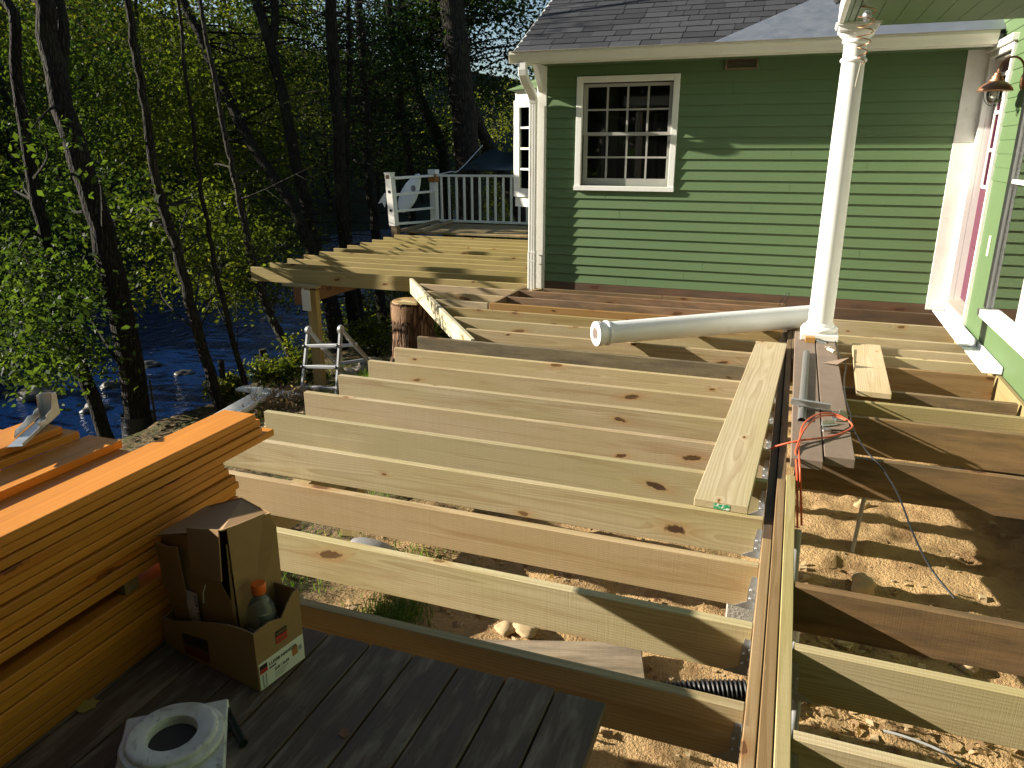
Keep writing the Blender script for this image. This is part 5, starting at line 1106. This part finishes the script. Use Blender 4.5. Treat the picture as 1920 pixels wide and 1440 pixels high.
def tree(name, label, px, Y, r0, r1, clumps, leafmat, bark=BARK, lsize=(.07,.115), per=130, forks=(), dead=0, cr=.45, top=True, group='trees on the near bank', prune=True, extra=0, dy=0, over=None):
    """px: trunk as photo points from base to top; clumps: (x0,y0,x1,y1,Ymin,Ymax,count)"""
    n = len(px); P = [aty(x, y, Y+dy*i/(n-1)) for i, (x, y) in enumerate(px)]
    base = P[0].copy(); base.z = min(base.z, rg(base.x, base.y)-.1); 
    t_ = tree_thing = thing(name, label, 'tree', base, group=group)
    if over: P = P + [P[-1]+Vector(over), P[-1]+Vector(over)*2.2]
    elif top: d = (P[-1]-P[-2]).normalized(); P = P + [P[-1]+d*1.5+Vector((0,0,.8)), P[-1]+d*2.2+Vector((0,0,3.2))]
    C = catmull([base]+P[1:] if n > 1 else P); N = len(C)
    rad = [r0+(r1-r0)*min(1,(i/(N-1))*1.3) for i in range(N)]
    if top: rad = [r*(1 if i < N*.75 else max(.25,1-(i-N*.75)/(N*.3))) for i, r in enumerate(rad)]
    rad[0] *= 1.35; rad[1] *= 1.12
    for i in range(N): C[i] = C[i]+Vector((random.gauss(0,.012),random.gauss(0,.012),0))
    m = MB(); m.tube(C, rad, 14); o = m.build('trunk', bark, t_, True); o.location = -base
    for fk in forks:
        F = catmull([aty(x,y,Y+f) for x,y,f in fk[0]]); m = MB(); m.tube(F, [fk[1]+(fk[2]-fk[1])*i/(len(F)-1) for i in range(len(F))], 10); o = m.build('limb', bark, t_, True); o.location = -base
    cen = []
    for x0, y0, x1, y1, ya, yb, cnt in clumps:
        for _ in range(cnt): cen.append(aty(random.uniform(x0,x1), random.uniform(y0,y1), random.uniform(ya,yb)))
    ctop = C[-1]
    for _ in range(extra): cen.append(ctop+Vector((random.gauss(0,2.0),random.gauss(0,2.0),random.gauss(.5,1.6))))
    cen_a = np.array([tuple(c) for c in cen]) if cen else np.zeros((0,3))
    if prune and len(cen): cen_a = cen_a[sun_ok(cen_a)]
    m = MB(); nb_ = 0
    for c in cen_a:
        c = Vector(c); cand = [q for q in C if q.z < c.z+.3] or C[:2]
        q = min(cand, key=lambda q: (q-c).length+random.uniform(0,.5))
        if (q-c).length > 5.5: continue
        mid = q.lerp(c,.5)+Vector((random.gauss(0,.12),random.gauss(0,.12),random.gauss(.12,.1)))
        m.tube(catmull([q,mid,c],4), np.linspace(min(.028,r1*.4),.004,9), 5, False); nb_ += 1
        for _ in range(2):
            e = c+Vector((random.gauss(0,.4),random.gauss(0,.4),random.gauss(-.05,.25))); m.tube([mid.lerp(c,.6), e], [.006,.002], 4, False); nb_ += 1
    for _ in range(dead):
        q = random.choice(C[int(N*.08):int(N*.95)]); a = random.uniform(0,6.28); L_ = random.uniform(.5,1.9); d = Vector((math.cos(a),math.sin(a),random.uniform(-.15,.25))); pts_ = [q]; p = q.copy()
        for k in range(5): d = (d+Vector((random.gauss(0,.10),random.gauss(0,.10),random.gauss(-.03,.08)))).normalized(); p = p+d*L_/5; pts_.append(p.copy())
        m.tube(pts_, [.014,.011,.008,.006,.004,.002], 4, False); nb_ += 1
        for _ in range(3): e = random.choice(pts_[2:]); m.tube([e, e+Vector((random.gauss(0,.18),random.gauss(0,.18),random.gauss(-.05,.12)))], [.004,.0015], 4, False)
    if nb_: o = m.build('branches', bark, t_); o.location = -base; o['kind'] = 'stuff'
    if len(cen_a):
        k = per; pts_ = np.repeat(cen_a, k, 0); off = rng.normal(size=pts_.shape)*np.array([cr,cr,cr*.55]); pts_ = pts_+off
        tint = np.repeat(rng.random(len(cen_a))**1.5*.75, k)+rng.random(len(pts_))*.25
        if prune: ok = sun_ok(pts_); pts_ = pts_[ok]; tint = tint[ok]
        gz_ = np.interp(pts_[:,0], GXX, GXZ); ok = pts_[:,2] > np.maximum(gz_, -3.9)+.1; pts_ = pts_[ok]; tint = tint[ok]
        ls = lsize[0]+(lsize[1]-lsize[0])*rng.random(len(pts_))
        o = leaf_quads('crown', pts_, ls, leafmat, .25, t_, cvals=tint); o.location = -base
    return t_
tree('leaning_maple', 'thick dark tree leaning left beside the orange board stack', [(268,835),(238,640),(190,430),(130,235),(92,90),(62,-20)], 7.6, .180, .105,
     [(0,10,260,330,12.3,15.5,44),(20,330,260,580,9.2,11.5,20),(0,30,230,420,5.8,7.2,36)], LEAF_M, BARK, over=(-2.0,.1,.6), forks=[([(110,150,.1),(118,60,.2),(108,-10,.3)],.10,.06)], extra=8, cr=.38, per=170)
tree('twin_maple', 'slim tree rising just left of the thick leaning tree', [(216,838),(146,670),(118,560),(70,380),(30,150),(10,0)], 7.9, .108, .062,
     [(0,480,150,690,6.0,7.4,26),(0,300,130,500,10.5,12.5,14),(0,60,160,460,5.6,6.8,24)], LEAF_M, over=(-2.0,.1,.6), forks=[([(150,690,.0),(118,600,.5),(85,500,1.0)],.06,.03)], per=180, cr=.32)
tree('slanting_tree', 'slim slanting tree behind the left wooden stake', [(418,768),(372,625),(335,480),(300,370),(284,280),(262,150),(240,0)], 7.6, .075, .042,
     [(250,360,440,570,9,12,22),(200,20,420,360,12.6,15.5,40)], LEAF_A, per=165, cr=.34)
tree('thin_sapling', 'thin sapling above the left end of the white board', [(474,752),(438,640),(412,530),(392,440),(372,330),(355,180)], 7.9, .042, .02,
     [(380,440,500,560,9.8,12,12),(340,150,520,470,12.6,15,30)], LEAF_A, per=160, cr=.32)
tree('bent_sapling', 'bent pale-barked tree leaning over blue water by the far deck corner', [(565,706),(512,600),(484,520),(462,440),(440,330),(420,240)], 10.0, .075, .038,
     [(430,480,540,560,10.4,12,7),(400,330,560,500,13,15.5,22)], LEAF_A, BARKP, per=150, cr=.4, dead=3)
tree('curved_trunk', 'dark curved trunk sweeping left from the far deck corner', [(636,640),(606,530),(578,450),(540,370),(470,270),(420,170),(372,60),(338,-10)], 12.8, .125, .085,
     [(330,60,560,300,13.5,17,40)], LEAF_A, dead=30, per=150, cr=.5, extra=10)
tree('forked_trunk', 'dark forked trunk beside the curved trunk', [(646,648),(622,560),(588,450),(562,330),(522,150),(502,70),(478,-10)], 13.2, .135, .09,
     [(440,0,640,160,14,18,26)], LEAF_B, forks=[([(506,90,0),(516,40,.1),(512,-30,.2)],.09,.07)], dead=46, per=150, cr=.5, extra=10)
tree('bare_conifer', 'straight dark conifer with many dead side branches', [(672,655),(655,540),(644,440),(638,320),(628,150),(618,-10)], 13.6, .135, .105,
     [(600,0,720,150,14,17,16)], LEAF_N, dead=120, lsize=(.10,.05), per=220, cr=.45, extra=16)
tree('slim_conifer', 'slim dark trunk just right of the straight conifer', [(690,640),(668,530),(655,440),(650,300),(656,120),(652,-10)], 14.6, .075, .05, [(650,100,760,330,15,17,14)], LEAF_N, dead=50, lsize=(.10,.05), per=200, cr=.45)
tree('dark_hemlock', 'dark hemlock trunk left of the railing post', [(716,600),(706,450),(692,335),(688,200),(672,0)], 15.4, .12, .07, [(650,20,800,330,15.8,19,34)], LEAF_N, dead=60, lsize=(.10,.05), per=240, cr=.5, extra=12)
tree('hemlock', 'hemlock trunk behind the paddle board', [(778,420),(768,330),(752,200),(736,80),(727,-10)], 17.0, .11, .08, [(690,0,850,300,17,21,36)], LEAF_N, dead=50, lsize=(.11,.05), per=240, cr=.55, extra=12)
tree('leaning_oak', 'short leaning dark trunk between the hemlock and the big trunk', [(842,410),(832,305),(808,230),(786,180),(770,110)], 19.0, .17, .10, [(740,60,860,330,19,22,22)], LEAF_B, per=150, cr=.5)
tree('big_oak', 'massive straight grey trunk behind the white railing', [(890,420),(878,300),(862,150),(848,0)], 17.2, .31, .27,
     [(790,0,880,130,17.5,20,24),(880,0,960,20,18,20,8),(985,20,1030,120,18,21,10),(900,150,960,190,18,20,6),(700,0,840,120,18.5,21,22)], LEAF_B, BARKP, per=170, lsize=(.09,.14), cr=.5, extra=6, forks=[([(985,420,1.0),(945,330,1.0),(905,250,.7),(880,190,.2)],.20,.12)])
# shrubs along the bank
def shrub(name, label, x, y, h, r_, n_, mat, ls=(.05,.09)):
    z_ = rg(x,y); t_ = thing(name, label, 'shrub', (x,y,z_), group='shrubs on the river bank'); m = MB()
    for _ in range(9): m.tube(catmull([(0,0,-.05),(random.gauss(0,r_*.3),random.gauss(0,r_*.3),h*.5),(random.gauss(0,r_*.6),random.gauss(0,r_*.6),h*random.uniform(.7,1))],3), np.linspace(.012,.003,7), 5, False)
    m.build('stems', BARK, t_)
    c = rng.normal(size=(14,3))*np.array([r_*.5,r_*.5,h*.22])+np.array([0,0,h*.62]); pts_ = np.repeat(c,n_//14,0)+rng.normal(size=((n_//14)*14,3))*np.array([r_*.28,r_*.28,h*.13]); pts_ = pts_[pts_[:,2] > .03]
    leaf_quads('foliage', pts_, ls[0]+(ls[1]-ls[0])*rng.random(len(pts_)), mat, .3, t_); return t_
for k, (px_, py_, Y_, h, r_, mt, lab) in enumerate(((574,640,9.0,.55,.28,LEAF_A,'leafy shrub left of the far deck post'),(705,600,11.5,.7,.4,LEAF_A,'sunlit shrub between the dark trunks and the stump'),
        (815,570,10.5,.9,.5,LEAF_A,'small shrub right of the stump'),(612,450,15.5,1.7,.7,LEAF_F,'yellow-green shrub behind the end of the far joists'),(690,440,17,1.5,.8,LEAF_A,'green shrub left of the railing foot'),
        (770,395,17.5,1.6,.8,LEAF_A,'green shrub seen through the open railing section'),(930,400,18.5,1.7,.9,LEAF_F,'bright shrub behind the white balusters'),(970,330,23,3.2,1.4,LEAF_F,'tall bright shrub beside the bay window'),(840,380,20,1.8,1.0,LEAF_A,'shrub between the oak trunks behind the balusters'),
        (440,765,8.3,.35,.3,LEAF_F,'low yellow shrub at the foot of the left stake'),(530,715,8.9,.4,.4,LEAF_A,'low shrub behind the white board'),(905,330,24,3.4,1.5,LEAF_F,'tall yellow-green shrub right of the big oak trunk'),(740,420,21,2.2,1.2,LEAF_F,'yellow shrub far behind the paddle board'))):
    p = aty(px_,py_,Y_); shrub('bank_shrub', lab, p.x, p.y, h, r_, 1500 if Y_ < 16 else 2600, mt, (.05,.08) if Y_ < 12 else (.07,.12))
# tree guard of black plastic and wire on the leaning maple
p = aty(268,835,7.6); gb = rg(p.x,p.y); m = MB(); pts = []
tg = thing('tree_guard', 'black plastic and wire guard wrapped round the leaning tree foot', 'tree guard', (p.x,p.y,gb))
m.lathe([(.24,-.1),(.225,.2),(.21,.36)], 22, Matrix.Translation((-.02,0,0)), cap=(False,False)); m.build('sleeve', BLACKP, tg, True)
m = MB()
for zz in (.10,.22,.36): m.tube([((.235-.05*zz)*math.cos(a)-.02,(.235-.05*zz)*math.sin(a),zz+.02*math.sin(a*3)) for a in np.linspace(0,6.28,22)], .002, 4, False)
m.build('wire_wrap', DARKM, tg)
# rocks in the river
for k, (x, y, s_, lab) in enumerate(((75,742,.45,'largest dark wet rock in the river at the left edge'),(205,724,.25,'wet rock in the river just left of the thick leaning tree'),(278,686,.28,'wet rock in the river right of the thick leaning tree'),(118,650,.3,'wet rock in the river between the two leftmost trunks'),(345,700,.22,'wet rock in the river left of the slanting tree'),(180,765,.3,'wet rock nearest the orange stack'),(520,560,.3,'wet rock in the blue water left of the far deck beam'),(500,600,.22,'small wet rock in the blue water beside the bent pale tree'))):
    p = atz(x,y,-3.92); rock('river_rock', (p.x,p.y,-3.93), s_, STONED, lab, 'rocks in the river', seed=30+k, flat=.45)
for k, (x, y, Y_, s_, lab) in enumerate(((690,650,9.0,.16,'grey rock just right of the ladder'),(675,668,8.8,.12,'small grey rock at the back feet of the ladder'),(655,690,8.6,.14,'grey rock seen between the ladder rails'),(812,590,9.2,.15,'grey rock right of the stump'),(705,628,9.6,.12,'small grey rock left of the stump'))):
    p = aty(x,y,Y_); rock('bank_rock', (p.x,p.y,rg(p.x,p.y)+.03), s_, STONE, lab, 'rocks by the stump', seed=60+k, flat=.65)
# wood across the river: one mass of foliage, with trunks
cl = []; TRK = MB()
tries = 0
while len(cl) < 1500 and tries < 60000:
    tries += 1
    az = R(random.uniform(8, 64)); d_ = random.uniform(30, 75) if az > R(24) else random.uniform(26, 90)
    x, y = -math.sin(az)*d_, math.cos(az)*d_
    g_ = gz(x, y)
    if g_ < -3.4 or (x > -9 and y < 26): continue
    el = R(12.5) if az > R(26.5) else R(4.6) if az > R(15) else R(6)
    zmax = 1.52+d_*math.tan(el); zz = g_+random.uniform(.3, 13)
    if zz > zmax: continue
    cl.append((x,y,zz)); 
    if random.random() < .06: TRK.tube([(x,y,g_-.3),(x+random.gauss(0,.4),y,(g_+zz)/2),(x+random.gauss(0,.6),y,max(zz,g_+4))], [.16,.12,.06], 6, False)
cl = np.array(cl); k = 62
pts = np.repeat(cl,k,0)+rng.normal(size=(len(cl)*k,3))*np.array([.95,.95,.62]); tint = np.repeat(rng.random(len(cl))**1.4*.75,k)+rng.random(len(pts))*.25
fw = leaf_quads('far_wood', pts, .20+.20*rng.random(len(pts)), LEAF_F, .3, None, 'stuff', cvals=tint); tag(fw, 'sunlit wood on the far river bank', 'wood')
tk = TRK.build('far_trunks', BARK, fw); tk['kind'] = 'stuff'
# trees upstream, left of the view, that shade the river and the bank trees
for k in range(9):
    x = -random.uniform(22,42); y = 10.0+k*2.1+random.uniform(-1,1); g_ = max(gz(x,y),-3.5); r_ = random.uniform(2.2,3.2)
    if math.atan2(-x,y) < R(58): x = -math.tan(R(60))*y
    t_ = thing('river_tree', 'tall leafy tree upstream on the left, number %s from the camera' % ordn[k] if k else 'tall leafy tree upstream on the left, first from the camera', 'tree', (x,y,g_), group='trees upstream')
    m = MB(); m.tube([(0,0,-.3),(.1,.1,4),(.0,.3,9),(.1,.2,14)], [.25,.2,.14,.05], 10); m.build('trunk', BARK, t_, True)
    c = rng.normal(size=(60,3))*np.array([r_*.7,r_*.7,3.2])+np.array([0,0,9.0]); P_ = np.repeat(c,45,0)+rng.normal(size=(60*45,3))*.7; P_ = P_[P_[:,2] > 1.5]
    ok = sun_ok(P_+np.array([x,y,g_])); P_ = P_[ok]; leaf_quads('crown', P_, .25+.15*rng.random(len(P_)), LEAF_A, .3, t_)

# unseen trees added behind the camera to darken window reflections and block skylight
for k, (x, y, lab) in enumerate(((-11,-9,'first from the left'),(-7.5,-12,'second from the left'),(-4,-10,'middle one'),(-.5,-13,'second from the right'),(3.5,-11,'rightmost one'),(-15,-14,'farthest one'))):
    t_ = thing('added_tree', 'leafy tree added unseen behind the near deck, '+lab, 'tree', (x,y,-.65), group='added trees behind the deck')
    m = MB(); m.tube([(0,0,-.3),(.1,.1,3),(.0,.2,7),(.1,.2,11)], [.24,.2,.14,.05], 10); m.build('trunk', BARK, t_, True)
    c = rng.normal(size=(110,3))*np.array([1.9,1.9,2.9])+np.array([0,0,5.0]); P_ = np.repeat(c,60,0)+rng.normal(size=(110*60,3))*.7; P_ = P_[P_[:,2] > .2]
    leaf_quads('crown', P_, .32+.2*rng.random(len(P_)), LEAF_B, .3, t_)
